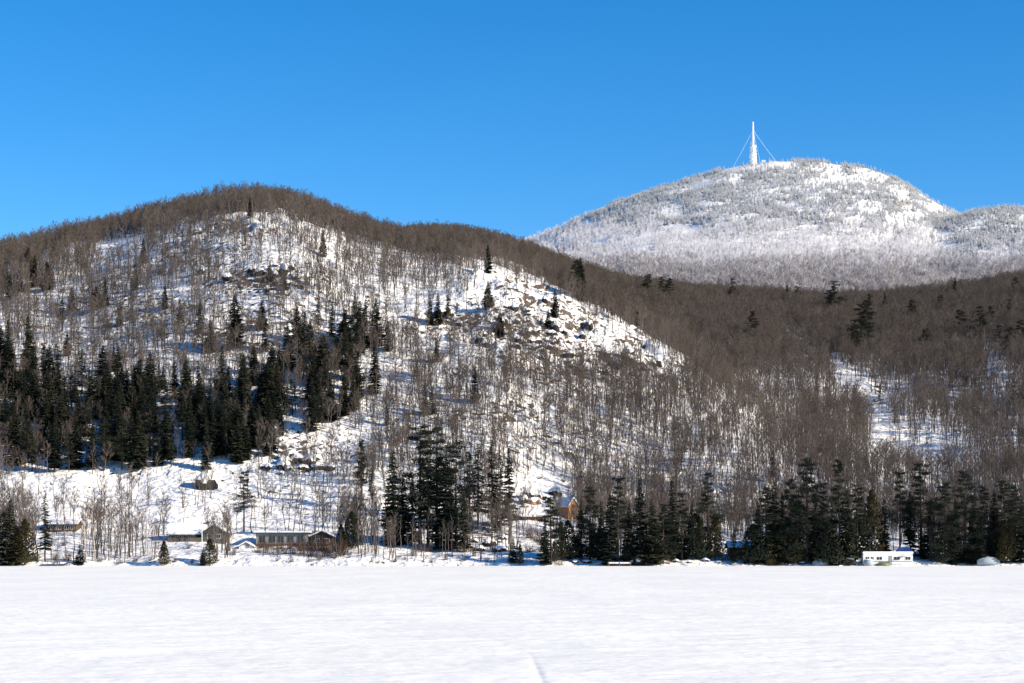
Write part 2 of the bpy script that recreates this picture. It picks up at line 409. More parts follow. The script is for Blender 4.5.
def spruce(H, wide, step=0.55, bare=0.06, gap=0.12, pt=0.9, droop=0.35):
    tr, cr = MB(), MB()
    tr.tube([(0,0,-0.4),(0,0,H*0.5),(0.02*H*rv(-.3,.3),0,H*0.985)], [0.013*H, 0.008*H, 0.015], 5)
    z = bare*H
    while z < H*0.985:
        t = z/H; Rr = wide*H*((1-t)**pt)*(1.0 if t > .15 else .75+t*1.6)*rv(.82,1.1)+0.10
        nb = max(5, int(6+7*(1-t))); a0 = rv(0, 6.28)
        for k in range(nb):
            if random.random() < gap: continue
            az = a0 + k*6.283/nb + rv(-.3,.3); L = Rr*rv(.65,1.15)
            d = Vector((math.cos(az), math.sin(az), 0)); s = Vector((-d.y, d.x, 0)); p = Vector((0,0,z+rv(-.2,.2)))
            dz = -droop*L*rv(.5,1.3); lift = 0.10*L
            w = L*0.36+0.10
            m1 = p + d*L*.5 + Vector((0,0,dz*.35)); e = p + d*L + Vector((0,0,dz*.75+lift))
            tilt = Vector((0,0,rv(-.25,.25)*w))
            cr.add([p, m1+s*w+tilt+Vector((0,0,-.22*w)), e, m1-s*w-tilt+Vector((0,0,-.22*w)), m1+Vector((0,0,.14*w))], [(0,4,1),(1,4,2),(2,4,3),(3,4,0)])
            for j in range(3):     # hanging sprays
                f = rv(.35,1.0); c = p.lerp(e, f) + s*rv(-.7,.7)*w
                hg = rv(.25,.55)*(0.35+0.25*L)
                u = (d*rv(-1,1)+s*rv(-1,1)).normalized()*rv(.12,.26)*(0.6+.25*L)
                cr.add([c-u, c+u, c+u*.3+Vector((0,0,-hg))], [(0,1,2)])
        z += step*(0.55+0.75*(1-t))*rv(.8,1.2)*(H/14)
    return tr, cr

def leaf_clump(cr, c, r, rz, n, size):
    for _ in range(n):
        v = Vector((rv(-1,1), rv(-1,1), rv(-1,1)))
        while v.length > 1: v = Vector((rv(-1,1), rv(-1,1), rv(-1,1)))
        p = c + Vector((v.x*r, v.y*r, v.z*rz))
        u = Vector((rv(-1,1), rv(-1,1), rv(-.5,.7))).normalized()*size*rv(.6,1.3); w = Vector((rv(-1,1), rv(-1,1), rv(-.6,.6))).normalized()*size*rv(.25,.5)
        cr.add([p-u*.5-w*.5, p-u*.5+w*.5, p+u*.7], [(0,1,2)])

def pine(H, first, wide, whorls, flat=0.30, top=0.9):
    tr, cr = MB(), MB()
    cx = rv(-.02,.02)*H
    tr.tube([(0,0,-0.4),(cx*.5,0,H*.5),(cx,0,H*.97)], [0.016*H, 0.010*H, 0.03], 6)
    for i in range(whorls):
        t = first + (0.97-first)*i/(whorls-1); z = t*H
        prof = math.sin(min(1, (t-first)/(1-first)*1.25+0.38)*math.pi*0.93)**0.8 if top > 1 else (1-(t-first)/(1-first)*0.80)
        for k in range(random.choice((3,4,4,5))):
            if random.random() < 0.14: continue
            az = rv(0, 6.283); L = wide*H*max(.16, prof)*rv(.55,1.2)
            d = Vector((math.cos(az), math.sin(az), rv(-.05,.32))); p = Vector((cx*t,0,z+rv(-.25,.25)))
            e = p + d*L
            tr.tube([p, p+d*L*.95], [0.05, 0.02], 3, cap=False)
            nc = 3 if L > 1.3 else 2
            for j in range(nc):
                f = 0.42 + 0.58*(j+rv(.2,.9))/nc
                r = (0.20*L+0.28)*rv(.8,1.2)
                leaf_clump(cr, p.lerp(e, f)+Vector((0,0,0.1*r)), r*1.25, r*flat*1.5, int(26*max(1, r/0.5)), 0.42)
    leaf_clump(cr, Vector((cx,0,H*.97)), .35, .55, 30, .36)
    return tr, cr

def cedar(H, wide, n=900, rag=.2):
    tr, cr = MB(), MB()
    tr.tube([(0,0,-0.4),(0,0,H*0.8)], [0.02*H, 0.03], 5)
    for _ in range(n):
        t = random.random()**1.25; z = t*H*0.98; r = wide*H*(min(1,(t+.10)*5))*(1-t)**.62*(0.55+0.45*random.random()**.4)*(1+rv(-rag,rag))
        az = rv(0,6.283); p = Vector((math.cos(az)*r, math.sin(az)*r, z+.08*H))
        o = Vector((math.cos(az), math.sin(az), .9)); s = Vector((-o.y, o.x, 0))
        u = (o+Vector((rv(-.5,.5),rv(-.5,.5),rv(-.4,.6)))).normalized()*rv(.3,.65)*(.5+.06*H); w = (s+Vector((0,0,rv(-.6,.6)))).normalized()*rv(.12,.25)*(.5+.06*H)
        cr.add([p-w-u*.4, p+w-u*.4, p+u*.6], [(0,1,2)])
    return tr, cr

def shrub(H, Rr, n, tw=.04):
    m = MB()
    for _ in range(n):
        az = rv(0,6.283); d = Vector((math.cos(az)*rv(.1,.9), math.sin(az)*rv(.1,.9), rv(.6,1.1))).normalized()
        p = Vector((rv(-.35,.35)*Rr, rv(-.35,.35)*Rr, -.15)); l = H*rv(.5,1.05)
        s = Vector((rv(-1,1), rv(-1,1), 0)).normalized()*tw*rv(.5,1)
        p1 = p+Vector((d.x*Rr*.5, d.y*Rr*.5, d.z*l*.55)); p2 = p1+Vector((d.x*Rr*rv(.2,.7), d.y*Rr*rv(.2,.7), d.z*l*.45))
        m.add([p-s, p+s, p1+s*.7, p1-s*.7, p2], [(0,1,2,3),(3,2,4)])
        for _k in range(3):
            e = Vector((rv(-1,1), rv(-1,1), rv(.1,1))).normalized()*H*rv(.15,.35); q = p1.lerp(p2, rv(0,.9))
            m.add([q-s*.5, q+s*.5, q+e], [(0,1,2)])
    return m

def frosted_fir(H):
    m = MB()
    m.tube([(0,0,-.4),(0,0,H*.95)], [.1,.02], 3, cap=False)
    z = .06*H
    while z < H*.97:
        t = z/H; Rr = .23*H*(1-t)**.8+.12; nb = 5; a0 = rv(0,6.28)
        for k in range(nb):
            az = a0+k*6.283/nb; d = Vector((math.cos(az), math.sin(az), 0)); s = Vector((-d.y,d.x,0)); L = Rr*rv(.7,1.15); w = L*.42
            p = Vector((0,0,z)); e = p+d*L+Vector((0,0,-.38*L)); c = p+d*L*.5+Vector((0,0,-.12*L))
            mi = 0 if random.random() < .78 else 1
            m.add([p, c+s*w, e, c-s*w], [(0,1,2,3)], mi)
            m.add([c+Vector((0,0,-.05))+s*w*.8, c-s*w*.8+Vector((0,0,-.05)), e+Vector((0,0,-.35*L))], [(0,1,2)], 1 if random.random() < .55 else 0)
        z += .10*H*rv(.85,1.1)
    return m

def hoar_tree(H):
    m = MB()
    m.tube([(0,0,-.4),(0,0,H*.7)], [.09,.04], 3, cap=False)
    for _ in range(46):
        az = rv(0,6.283); t = rv(.3,.85); p = Vector((0,0,t*H)); d = Vector((math.cos(az), math.sin(az), rv(.4,1.6))).normalized(); l = H*rv(.18,.36)
        s = Vector((rv(-1,1), rv(-1,1), rv(-.3,.3))).normalized()*rv(.05,.10)
        p1 = p+d*l*.6; m.add([p-s, p+s, p1+s, p1-s, p1+(d+Vector((rv(-.4,.4),rv(-.4,.4),.2))).normalized()*l*.5], [(0,1,2,3),(3,2,4)])
    return m

# ------------------------------------------------------------------ where trees stand
def ell(px, py, L, v0):
    v = np.full_like(px, v0)
    for cx, cy, rx, ry, ang, f in L:
        c, s = math.cos(R(ang)), math.sin(R(ang)); dx, dy = px-cx, py-cy
        q = ((dx*c+dy*s)/rx)**2 + ((-dx*s+dy*c)/ry)**2
        v = v*(f+(1-f)*sstep(q, .55, 1.25))
    return v
CLEAR = [  # picture ellipses where the slope is open: cx, cy, rx, ry, angle, density left
    (515,292,60,28,30,.13),(585,332,68,24,30,.14),(645,354,50,18,32,.22),(440,315,62,30,0,.40),(190,225,50,16,-20,.8),(560,352,60,14,20,.5),
    (122,252,28,14,-20,.06),(262,264,56,13,-3,.35),(100,268,20,10,-20,.5),(230,300,50,20,0,.75),
    (425,365,45,10,-10,.6),(500,408,60,10,5,.55),(325,455,55,20,0,.10),(385,385,24,22,0,.5),
    (170,505,215,40,0,.17),(150,440,190,34,-3,.45),(150,478,190,14,-3,.12),(440,520,80,50,0,.45),(535,505,42,34,0,.06),(640,480,36,10,0,.6),
    (932,463,52,17,6,.03),(925,430,45,14,20,.45),(885,385,30,16,50,.55),(990,462,36,8,0,.6),(800,348,30,10,50,.3),(845,380,34,9,50,.08),(876,416,36,12,60,.05),(892,448,26,18,20,.08),
    (995,368,17,14,0,.25),(870,462,34,12,0,.4),(760,415,110,40,0,.85)]
def density(px, py, Y):
    d = ell(px, py, CLEAR, 1.0)
    d = d*(0.45+0.75*vnoise(px/37, py/21, 91)+0.35*vnoise(px/11, py/9, 93))
    ca = np.array(A_CREST, float); yc = np.interp(px, ca[:,0], ca[:,2])
    onA = sstep(px, 660, 560); near = sstep(Y, yc-75, yc-30)*onA
    d = d*(1-onA*sstep(Y, 600, 680)*.30*(1-near))*(1+1.5*near)*(1+.6*sstep(px, 540, 600)*sstep(py, 365, 330)*(Y > yc+10))
    for cx, cy, rx, ry, g in ((585,396,125,20,.9),(440,362,60,14,.5),(770,415,70,45,-.4),(900,410,130,40,-.15),(900,360,150,30,.35)): d = d*(1+g*np.exp(-((px-cx)/rx)**2-((py-cy)/ry)**2))
    d = d*(1+.6*sstep(px, 60, 20)*sstep(py, 340, 300))
    onA = sstep(py, 330, 345)*0
    return d

rng = np.random.default_rng(5)
def scatter(n, Y0, Y1, a0=-0.32, a1=0.32):
    """even over the ground: depth weighted by the width of the view"""
    Y = np.sqrt(rng.uniform(Y0*Y0, Y1*Y1, n)); px = 512+F*rng.uniform(a0, a1, n)
    Z = ground(px, Y); return px, Y, Z, py_of(Z, Y)

# ---- prototypes that the forest mass uses live in a collection outside the scene
def proto_collection(name, items):
    c = bpy.data.collections.new(name)
    for i, (me) in enumerate(items):
        o = bpy.data.objects.new('%s_%02d' % (name, i), me); c.objects.link(o)
    return c

def stuff_points(name, label, cat, pts, rots, scls, idx, coll):
    me = bpy.data.meshes.new(name); n = len(pts)
    me.vertices.add(n); me.vertices.foreach_set('co', np.asarray(pts, np.float32).ravel())
    a = me.attributes.new('turn', 'FLOAT_VECTOR', 'POINT'); a.data.foreach_set('vector', np.asarray(rots, np.float32).ravel())
    a = me.attributes.new('grow', 'FLOAT_VECTOR', 'POINT'); a.data.foreach_set('vector', np.asarray(scls, np.float32).ravel())
    a = me.attributes.new('pick', 'INT', 'POINT'); a.data.foreach_set('value', np.asarray(idx, np.int32))
    o = obj(name, me); tag(o, label, cat, kind='stuff')
    g = bpy.data.node_groups.new(name+'_planting', 'GeometryNodeTree')
    g.interface.new_socket('Geometry', in_out='INPUT', socket_type='NodeSocketGeometry'); g.interface.new_socket('Geometry', in_out='OUTPUT', socket_type='NodeSocketGeometry')
    N, L = g.nodes, g.links
    gi, go = N.new('NodeGroupInput'), N.new('NodeGroupOutput')
    ci = N.new('GeometryNodeCollectionInfo'); ci.inputs['Collection'].default_value = coll; ci.inputs['Separate Children'].default_value = True; ci.inputs['Reset Children'].default_value = True
    ip = N.new('GeometryNodeInstanceOnPoints'); ip.inputs['Pick Instance'].default_value = True
    def na(nm, ty):
        x = N.new('GeometryNodeInputNamedAttribute'); x.data_type = ty; x.inputs['Name'].default_value = nm; return x.outputs['Attribute']
    L.new(gi.outputs[0], ip.inputs['Points']); L.new(ci.outputs[0], ip.inputs['Instance'])
    L.new(na('pick', 'INT'), ip.inputs['Instance Index']); L.new(na('turn', 'FLOAT_VECTOR'), ip.inputs['Rotation']); L.new(na('grow', 'FLOAT_VECTOR'), ip.inputs['Scale'])
    L.new(ip.outputs[0], go.inputs[0])
    md = o.modifiers.new('planting', 'NODES'); md.node_group = g
    return o

ORD = ['first','second','third','fourth','fifth','sixth','seventh','eighth','ninth','tenth','eleventh','twelfth','thirteenth','fourteenth','fifteenth','sixteenth','seventeenth','eighteenth','nineteenth','twentieth']
def ordn(i): return ORD[i] if i < 20 else '%dth' % (i+1)

# landmarks along the shore, by picture column
SHORE_ZONES = [(-99,40,'the left shore pine'),(40,82,'the half-hidden brown cabin'),(82,125,'the multi-stemmed birch'),(125,166,'the low shore cedar'),
    (166,200,'the grey house roof'),(200,232,'the grey house gable'),(232,256,'the lone bushy pine'),(256,285,'the long low house'),(285,325,'the snowy rock pile'),
    (325,348,'the dark round thicket'),(348,385,'the shorter utility pole'),(385,425,'the tall pointed spruce'),(425,470,'the taller utility pole'),(470,522,'the dark shore rocks'),(522,556,'the tan rock face'),
    (556,603,'the orange gabled cabin'),(603,635,'the small snowy dock'),(635,670,'the snow-capped shore boulders'),(670,722,'the yellowish shore cedar'),(722,762,'the dark lakeside cabin'),
    (762,800,'the tall pine row'),(800,830,'the tallest shore pine'),(830,862,'the snow-covered car'),(862,890,'the green upturned boat'),(890,920,'the white trailer'),(920,958,'the tan-crowned birch'),(958,1200,'the teal house')]
def shore_zone(px):
    for a, b, s in SHORE_ZONES:
        if a <= px < b: return s

# ------------------------------------------------------------------ bare hardwoods
BARE = [bare_tree(11.5, .23, 520, .42, .02, .034), bare_tree(12.5, .19, 480, .50, .02, .034), bare_tree(10.5, .26, 540, .36, .03, .034), bare_tree(13.0, .21, 520, .50, .028, .034), bare_tree(9.0, .26, 430, .33, .03, .034), bare_tree(12.0, .23, 520, .40, .035, .034),
        bare_tree(13.5, .17, 420, .58, .02, .034), bare_tree(11.0, .20, 300, .45, .03, .03, .05)]
BARE_H = [11.5, 12.5, 10.5, 13.0, 9.0, 12.0, 13.5, 11.0]
forest = proto_collection('hardwood', [join(t, c).mesh('hardwood', [M['bark'], M['twig']]) for t, c in BARE])
px, Y, Z, py = scatter(285000, 503, 1640, -.46, .46)
dd = density(px, py, Y)
keep = rng.random(len(px)) < dd*(0.55+.12*sstep(py, 335, 360)*sstep(px, 340, 380))
HOUSES = [(168,206,522,545),(40,80,512,540),(236,334,526,552),(520,605,494,522),(722,765,536,560),(968,1004,526,566),(835,925,545,568)]
for a, b, c, d_ in HOUSES: keep &= ~((px > a-2) & (px < b+2) & (Y < 540) & (Y > 500))
px, Y, Z, py = px[keep], Y[keep], Z[keep], py[keep]
nearpx = (px > -6) & (px < 1030)
order = np.argsort(np.where(nearpx, Y, 9e9))
ind = order[:300]; rest = order[300:]
rest = rest[Y[rest] > 508]
n = len(rest)
X_ = (px[rest]-512)/F*Y[rest]
k_ = rng.integers(0, len(BARE), n)
s_ = rng.uniform(.55, 1.15, n)*np.where(Y[rest] > 1050, 1.0, .95)
_ca = np.array(A_CREST, float); _yc = np.interp(px[rest], _ca[:,0], _ca[:,2])
s_ = np.where((np.abs(Y[rest]-_yc) < 60) & (px[rest] < 600), rng.uniform(.68, .95, n), s_)
stuff_points('bare_forest', 'brown leafless hardwood forest covering the hillside above the lake', 'forest', np.stack([X_, Y[rest], Z[rest]], -1),
    np.stack([rng.normal(0,.055,n), rng.normal(0,.055,n), rng.uniform(0,6.28,n)], -1), np.stack([s_*rng.uniform(.85,1.2,n), s_*rng.uniform(.85,1.2,n), s_], -1), k_, forest)

BARE_PROTO = []
SLIM = [bare_tree(11.5, .15, 210, .45, .02, .026), bare_tree(12.5, .12, 190, .5, .018, .026), bare_tree(10.5, .17, 220, .4, .025, .026), bare_tree(13.0, .13, 200, .52, .025, .026), bare_tree(9.0, .16, 180, .36, .02, .024), bare_tree(12.0, .15, 220, .42, .03, .026), bare_tree(13.5, .11, 180, .55, .03, .026), bare_tree(11.0, .14, 170, .45, .03, .024, .07)]
for i, (t, c) in enumerate(SLIM): BARE_PROTO.append((t.mesh('bare_trunk', [M['bark']]), c.mesh('bare_crown', [M['twig']])))
bt = bare_tree(13.0, .20, 220, .42, .02, .04)
BIRCH = (bt[0].mesh('birch_trunk', [M['birch']]), bt[1].mesh('birch_crown', [M['birch_twig']]))
def plant(name, meshes, X, Yv, Zv, rz, scl, parts=('trunk', 'crown')):
    e = empty(name, (X, Yv, Zv), rz); e.scale = scl
    for nm, me in zip(parts, meshes): obj(nm, me, e)
    return e
bare_things = []
protos = {}
for j in ind:
    k = int(rng.integers(0, len(BARE))); s = float(rng.uniform(.62, 1.05))
    loc = ((px[j]-512)/F*Y[j], Y[j], Z[j]); sc = (s*float(rng.uniform(.8,1.15)),)*2+(s,)
    if k not in protos: o = protos[k] = plant('bare_tree', BARE_PROTO[k], *loc, float(rng.uniform(0,6.28)), sc)
    else: o = copy_tree(protos[k], loc, float(rng.uniform(0,6.28)), sc)
    bare_things.append((o, float(px[j]), float(Y[j]), s*BARE_H[k], s*BARE_H[k]))
zones = {}
for b in bare_things:
    row = 'at the foot of' if b[2] < 512 else ('beside or just behind' if b[2] < 540 else 'up the slope above')
    size = 'tall' if b[3] > 10.2 else ('low' if b[3] < 8.2 else 'mid-height')
    zones.setdefault((shore_zone(b[1]), row, size), []).append(b)
for (z, row, size), L in zones.items():
    L.sort(key=lambda b: b[1])
    for i, b in enumerate(L):
        row2 = {'at the foot of': 'on the shore below', 'beside or just behind': 'beside', 'up the slope above': 'upslope of'}[row]
        q = ('%s bare grey tree, %s from left, %s %s' % (size, ordn(i), row2, z)) if len(L) > 1 else '%s bare grey tree %s %s' % (size, row2, z)
        tag(b[0], q, 'tree', 'bare trees near the shore')
BIRCHES = [(1005,508,556,'pale white trunked birch leaning before the teal house'),(997,512,556,'thinner pale birch just left of the leaning white birch'),(938,498,560,'pale birch with tan twiggy crown among dark shore pines'),
    (690,496,548,'leaning pale birch between dark pines and yellowish cedar'),(893,505,555,'forked pale birch among dark pines above the white trailer'),(86,484,562,'multi-stemmed grey brown birch right of the brown cabin'),(95,490,562,'slender grey birch right of the multi-stemmed birch'),
    (148,492,556,'slim leafless birch in front of open snow left of grey house'),(112,484,530,'tall thin leafless birch standing alone on the snowy bank'),(120,486,540,'tall thin birch just right of the lone thin birch')]
for pxx, top, base, lab in [(51,506,561,'thin bare tree in front of the brown cabin, left of its middle'),(66,502,562,'thin bare tree in front of right half of the brown cabin'),(74,508,563,'thin bare tree at right corner of the brown cabin'),(38,500,562,'thin bare tree between the left shore cedar and the brown cabin'),(57,512,564,'short bare tree on the shore in front of the brown cabin'),
    (263,512,556,'bare tree in front of the left end of the long low house'),(277,508,557,'bare tree in front of the middle of the long low house'),(291,514,557,'bare tree in front of right half of the long low house'),(304,510,558,'bare tree where the long low house meets the brown annex'),(317,506,558,'tall bare tree in front of the brown annex gable'),
    (213,512,552,'bare tree in front of the left edge of the greenish gable'),(222,508,553,'bare tree in front of the middle of the greenish gable'),(229,514,551,'bare tree at the right edge of the greenish gable')]:
    X, Yv, Zv = at(pxx, base); s = (base-top)/F*Yv/12.0
    tag(plant('bare_tree', BARE_PROTO[rng.integers(0, 6)], X, Yv, Zv, rv(0,6), (s, s, s)), lab, 'tree', 'bare trees near the shore')
for pxx, top, base, lab in BIRCHES:
    X, Yv, Zv = at(pxx, base); H = (base-top)/F*Yv; s = H/13.0
    tag(plant('birch_tree', BIRCH, X, Yv, Zv, rv(0,6), (s*.9, s*.9, s)), lab, 'tree', 'pale birches along the shore')

# ------------------------------------------------------------------ conifers
def pm(a, bm, cm): return (a[0].mesh('conifer_trunk', [bm]), a[1].mesh('conifer_crown', [cm]))
CB = M['conifer_bark']
KINDS = {
 'spruce': ([pm(spruce(14, w, st, ba, ga, pt, dr), CB, M['spruce']) for w, st, ba, ga, pt, dr in ((.21,.48,.03,.08,.85,.35),(.17,.48,.04,.1,.9,.45),(.24,.5,.03,.1,.8,.3),(.16,.48,.08,.15,.75,.4))], 14.0, 'spruce_tree'),
 'pine': ([pm(pine(18, f, w, n, fl, tp), CB, M['pine']) for f, w, n, fl, tp in ((.20,.24,18,.34,.9),(.32,.25,16,.34,1.1),(.14,.26,20,.38,.9),(.36,.22,14,.34,1.1))], 18.0, 'pine_tree'),
 'cedar': ([pm(cedar(9, w, n, r), CB, M['cedar']) for w, n, r in ((.20,1000,.2),(.26,1100,.3))], 9.0, 'cedar_tree'),
 'thin': ([pm(pine(16, .35, .12, 15, .3, .9), CB, M['pine']), pm(spruce(15, .15, .5, .2, .45, .7, .4), CB, M['spruce'])], 16.0, 'pine_tree'),
 'bush': ([pm(cedar(5, .42, 900, .25), CB, M['pine'])], 5.0, 'cedar_tree'),
}
SHORE_CON = [(10,500,566,'spruce'),(3,512,564,'pine'),(25,524,567,'cedar'),(17,530,566,'cedar'),(45,488,562,'thin'),(80,543,565,'spruce'),(164,543,566,'cedar'),(203,548,567,'spruce'),(210,541,566,'cedar'),
 (244,471,532,'pine'),(361,440,507,'thin'),(372,462,502,'thin'),(352,514,549,'bush'),(341,526,550,'cedar'),(393,448,546,'spruce'),(403,475,544,'spruce'),(412,480,546,'spruce'),(420,425,545,'pine'),
 (428,424,548,'thin'),(437,428,547,'pine'),(446,455,549,'spruce'),(456,440,547,'pine'),(464,490,552,'spruce'),(470,452,522,'thin'),(478,436,526,'thin'),(492,432,529,'thin'),(500,448,530,'thin'),(509,447,526,'spruce'),(497,505,531,'spruce'),
 (513,535,563,'spruce'),(520,546,565,'cedar'),
 (545,520,566,'spruce'),(551,497,566,'pine'),(568,523,567,'bush'),(561,524,566,'cedar'),(581,500,567,'spruce'),(590,486,566,'pine'),(601,500,567,'spruce'),(610,492,566,'spruce'),(618,478,566,'pine'),(629,503,566,'spruce'),(640,478,566,'spruce'),(652,500,565,'spruce'),(663,505,566,'pine'),
 (672,479,566,'spruce'),(682,493,566,'pine'),(692,503,566,'spruce'),(708,473,565,'pine'),(700,520,565,'cedar'),(715,516,563,'cedar'),(734,525,560,'spruce'),(746,534,562,'spruce'),
 (758,500,564,'spruce'),(766,488,566,'pine'),(774,482,566,'spruce'),(782,492,566,'spruce'),(790,479,566,'pine'),(798,498,566,'spruce'),(807,458,566,'pine'),(815,492,566,'spruce'),(823,483,566,'pine'),(832,500,565,'spruce'),(840,460,565,'thin'),(847,487,564,'spruce'),(857,488,561,'pine'),(872,494,560,'cedar'),
 (884,498,557,'spruce'),(900,472,557,'pine'),(910,490,557,'spruce'),(921,463,561,'pine'),(931,498,564,'spruce'),(945,482,566,'pine'),(955,498,566,'spruce'),(965,470,566,'pine'),(974,492,560,'spruce'),(984,486,558,'pine'),(994,488,557,'spruce'),(1004,480,558,'pine'),(1015,486,566,'pine'),(1022,496,566,'spruce'),(971,512,565,'spruce'),(979,530,565.5,'cedar'),(1002,520,565,'spruce'),(993,536,565.5,'spruce'),(1012,526,565,'cedar')]
HILL_CON = [(105,278,306),(97,285,308),(143,238,263),(135,264,290),(8,320,375),(28,316,380),(44,345,385),(57,340,395),(82,345,395),(103,345,400),(118,345,395),(150,352,400),(200,300,330),(235,295,348),(222,345,390),
 (250,198,217),(323,230,257),(318,296,330),(297,305,345),(310,320,360),(332,300,345),(355,290,318),(365,297,332),(376,298,345),(360,310,352),(352,318,370),(345,322,380),(388,322,352),(430,295,326),(438,294,326),(448,297,322),
 (488,244,273),(488,283,309),(475,367,403),(425,383,416),(432,388,416),(377,353,379),(548,310,330),(500,312,338),(555,290,318),(580,258,287),(576,263,286),(637,312,332),(612,300,318),
 (623,273,285),(648,275,294),(662,277,296),(669,278,295),(733,279,293),(752,311,335),(787,283,297),(797,286,298),(835,282,308),(829,291,307),(870,295,309),(885,293,310),(861,304,346),(855,320,348),(867,300,332),
 (955,278,291),(960,310,330),(980,307,332),(991,306,320),(999,326,346),(1010,328,348),(1020,320,346),(1009,300,315),(965,362,385),(880,382,404),(773,450,484),(681,448,470),(540,262,275),(912,300,316),(925,330,345),(1016,278,291),(940,296,309),
 (35,255,286),(20,266,291),(10,275,300),(28,248,275),(55,236,255),(65,230,247),(95,217,231),(47,262,290),(5,262,288),(72,288,312),(62,300,330),(210,320,352),(180,300,325),(165,285,310),(270,262,282),(285,268,290),(190,222,240),(120,300,326),(300,330,372),(262,300,330)]
EXTRA = []
STAND = [(0,362),(60,398),(110,402),(150,388),(200,398),(260,384),(300,350),(340,340),(372,335),(368,380),(385,405),(345,420),(330,446),(285,452),(250,466),(200,471),(60,476),(0,474)]
def inside(x, y, P):
    c = False; j = len(P)-1
    for i in range(len(P)):
        if (P[i][1] > y) != (P[j][1] > y) and x < (P[j][0]-P[i][0])*(y-P[i][1])/(P[j][1]-P[i][1])+P[i][0]: c = not c
        j = i
    return c
rs = random.Random(8)
while len(EXTRA) < 205:
    x, y = rs.uniform(0,388), rs.uniform(335,476)
    if not inside(x, y, STAND): continue
    if any(abs(x-a) < 3.5 and abs(y-b) < 5 for a, b, _ in EXTRA): continue
    if x > 275 and rs.random() < .35: continue
    if 150 < x < 200 and y < 425 and rs.random() < .7: continue
    EXTRA.append((x, y, rs.uniform(.75, 1.2)))
UNDER = []
for a_, b_, n_ in ((542,606,9),(622,722,13),(752,862,15),(915,1024,15)):
    for q in range(n_): UNDER.append((a_+(b_-a_)*(q+rs.uniform(.1,.9))/n_, rs.uniform(560,566), rs.uniform(5,11) if not 555 < a_+(b_-a_)*q/n_ < 580 else 5, rs.choice(('spruce','spruce','bush','cedar'))))
for q in range(26): EXTRA.append((rs.uniform(60,440), rs.uniform(340,440), rs.uniform(.4,.85)))
con_things, cprotos = [], {}
def conifer(pxx, base, H, kind, wmul=1.0, where='shore', part=True):
    X, Yv, Zv = at(pxx, base)
    meshes, H0, nm = KINDS[kind]; k = rs.randrange(len(meshes)); s = H/H0
    w = s*wmul*rs.uniform(.88,1.12)
    key = (kind, k)
    if key not in cprotos: o = cprotos[key] = plant(nm, meshes[k], X, Yv, Zv, rs.uniform(0,6.28), (w, w, s))
    else: o = copy_tree(cprotos[key], (X, Yv, Zv), rs.uniform(0,6.28), (w, w, s))
    con_things.append((o, pxx, base, H, kind, where, Yv))
for x, t, b, k in SHORE_CON:
    if x > 530 and b > 558: b = (558 if 860 < x < 940 else 562 if x > 940 else 560 if 556 < x < 604 or 666 < x < 724 else 564 if x > 670 else 565) - 0
    Yv = at(x, b)[1]; conifer(x, b, (b-t)/F*Yv, k, (1.5 if k in ('cedar','spruce') and (x < 30 or (b-t) < 26) and x < 560 else 1.0))
for x, t, b in HILL_CON:
    kd = 'spruce' if rs.random() < .8 else 'thin'
    if x > 560 and b < 350 and not (600 < x < 645): b += 13; kd = 'pine' if x not in (580, 885, 955, 787) else 'spruce'
    Yv = at(x, b)[1]; conifer(x, b+1, (b+1-t)/F*Yv, kd, 1.7 if x < 120 and b < 320 else 1.3 if x > 560 else 1.25, 'hill')
for x, b, h, k in UNDER:
    if 900 < x < 940 or 556 < x < 604 or 666 < x < 724: b = min(b, 560)-1
    conifer(x, b, h, k, 1.15)
for x, y, h in EXTRA: conifer(x, y, 14.5*h*rs.uniform(.75,1.15), rs.choices(('spruce','pine','thin'), (72,18,10))[0], rs.uniform(.95,1.5), 'stand')
# labels
LOOK = {'spruce': 'dark pointed spruce', 'pine': 'dark ragged white pine', 'cedar': 'olive brown cedar', 'thin': 'thin see-through pine', 'bush': 'dark round evergreen bush'}
def hill_zone(x, y):
    if y > 440 and 640 < x < 800: return 'in bare woods above the shore pines'
    if x < 80 and y < 332: return 'on the shoulder at the far left of the hill'
    if 80 <= x < 160 and y < 332: return 'around the bright snow patch on the left hill'
    if 160 <= x < 290 and y < 355: return 'in thin woods below the left hill summit'
    if x < 200: return 'along the top edge of the left dark stand'
    if x < 290: return 'above the middle of the dark hillside stand'
    if x < 345: return 'at the right shoulder of the left hill summit'
    if x < 400: return 'along the upper right edge of the dark stand'
    if x < 470 and y < 340: return 'on the open snow left of the bright spur'
    if x < 530 and y > 360: return 'in bare woods below the bright rocky spur'
    if x < 640 and y > 294: return 'on the bright rocky spur'
    if x < 530: return 'near the left end of the bright spur crest'
    if x < 700: return 'on the brown ridge crest under the white mountain'
    if x < 815 and y < 345: return 'on the brown ridge below the mountain tower'
    if x < 900 and y < 350: return 'right of the tower on the brown ridge'
    if x < 900: return 'by the open snowy track on the right slope'
    return 'on the brown slope at the far right' if y < 318 else 'lower on the far right slope'
def stand_zone(x, y):
    c = 'over the cabin' if x < 70 else 'over low cedar' if x < 130 else 'over huge boulder' if x < 215 else 'over long house' if x < 290 else 'over rock pile'
    r = 'bottom' if y > 447 else 'middle' if y > 412 else 'top'
    return 'in %s of dark stand %s' % (r, c)
zz = {}
for c in con_things:
    o, x, b, H, k, wh, Yv = c
    z = ('near ' + shore_zone(x)) if wh == 'shore' else hill_zone(x, b) if wh == 'hill' else stand_zone(x, b)
    zz.setdefault((z, LOOK[k]), []).append(c)
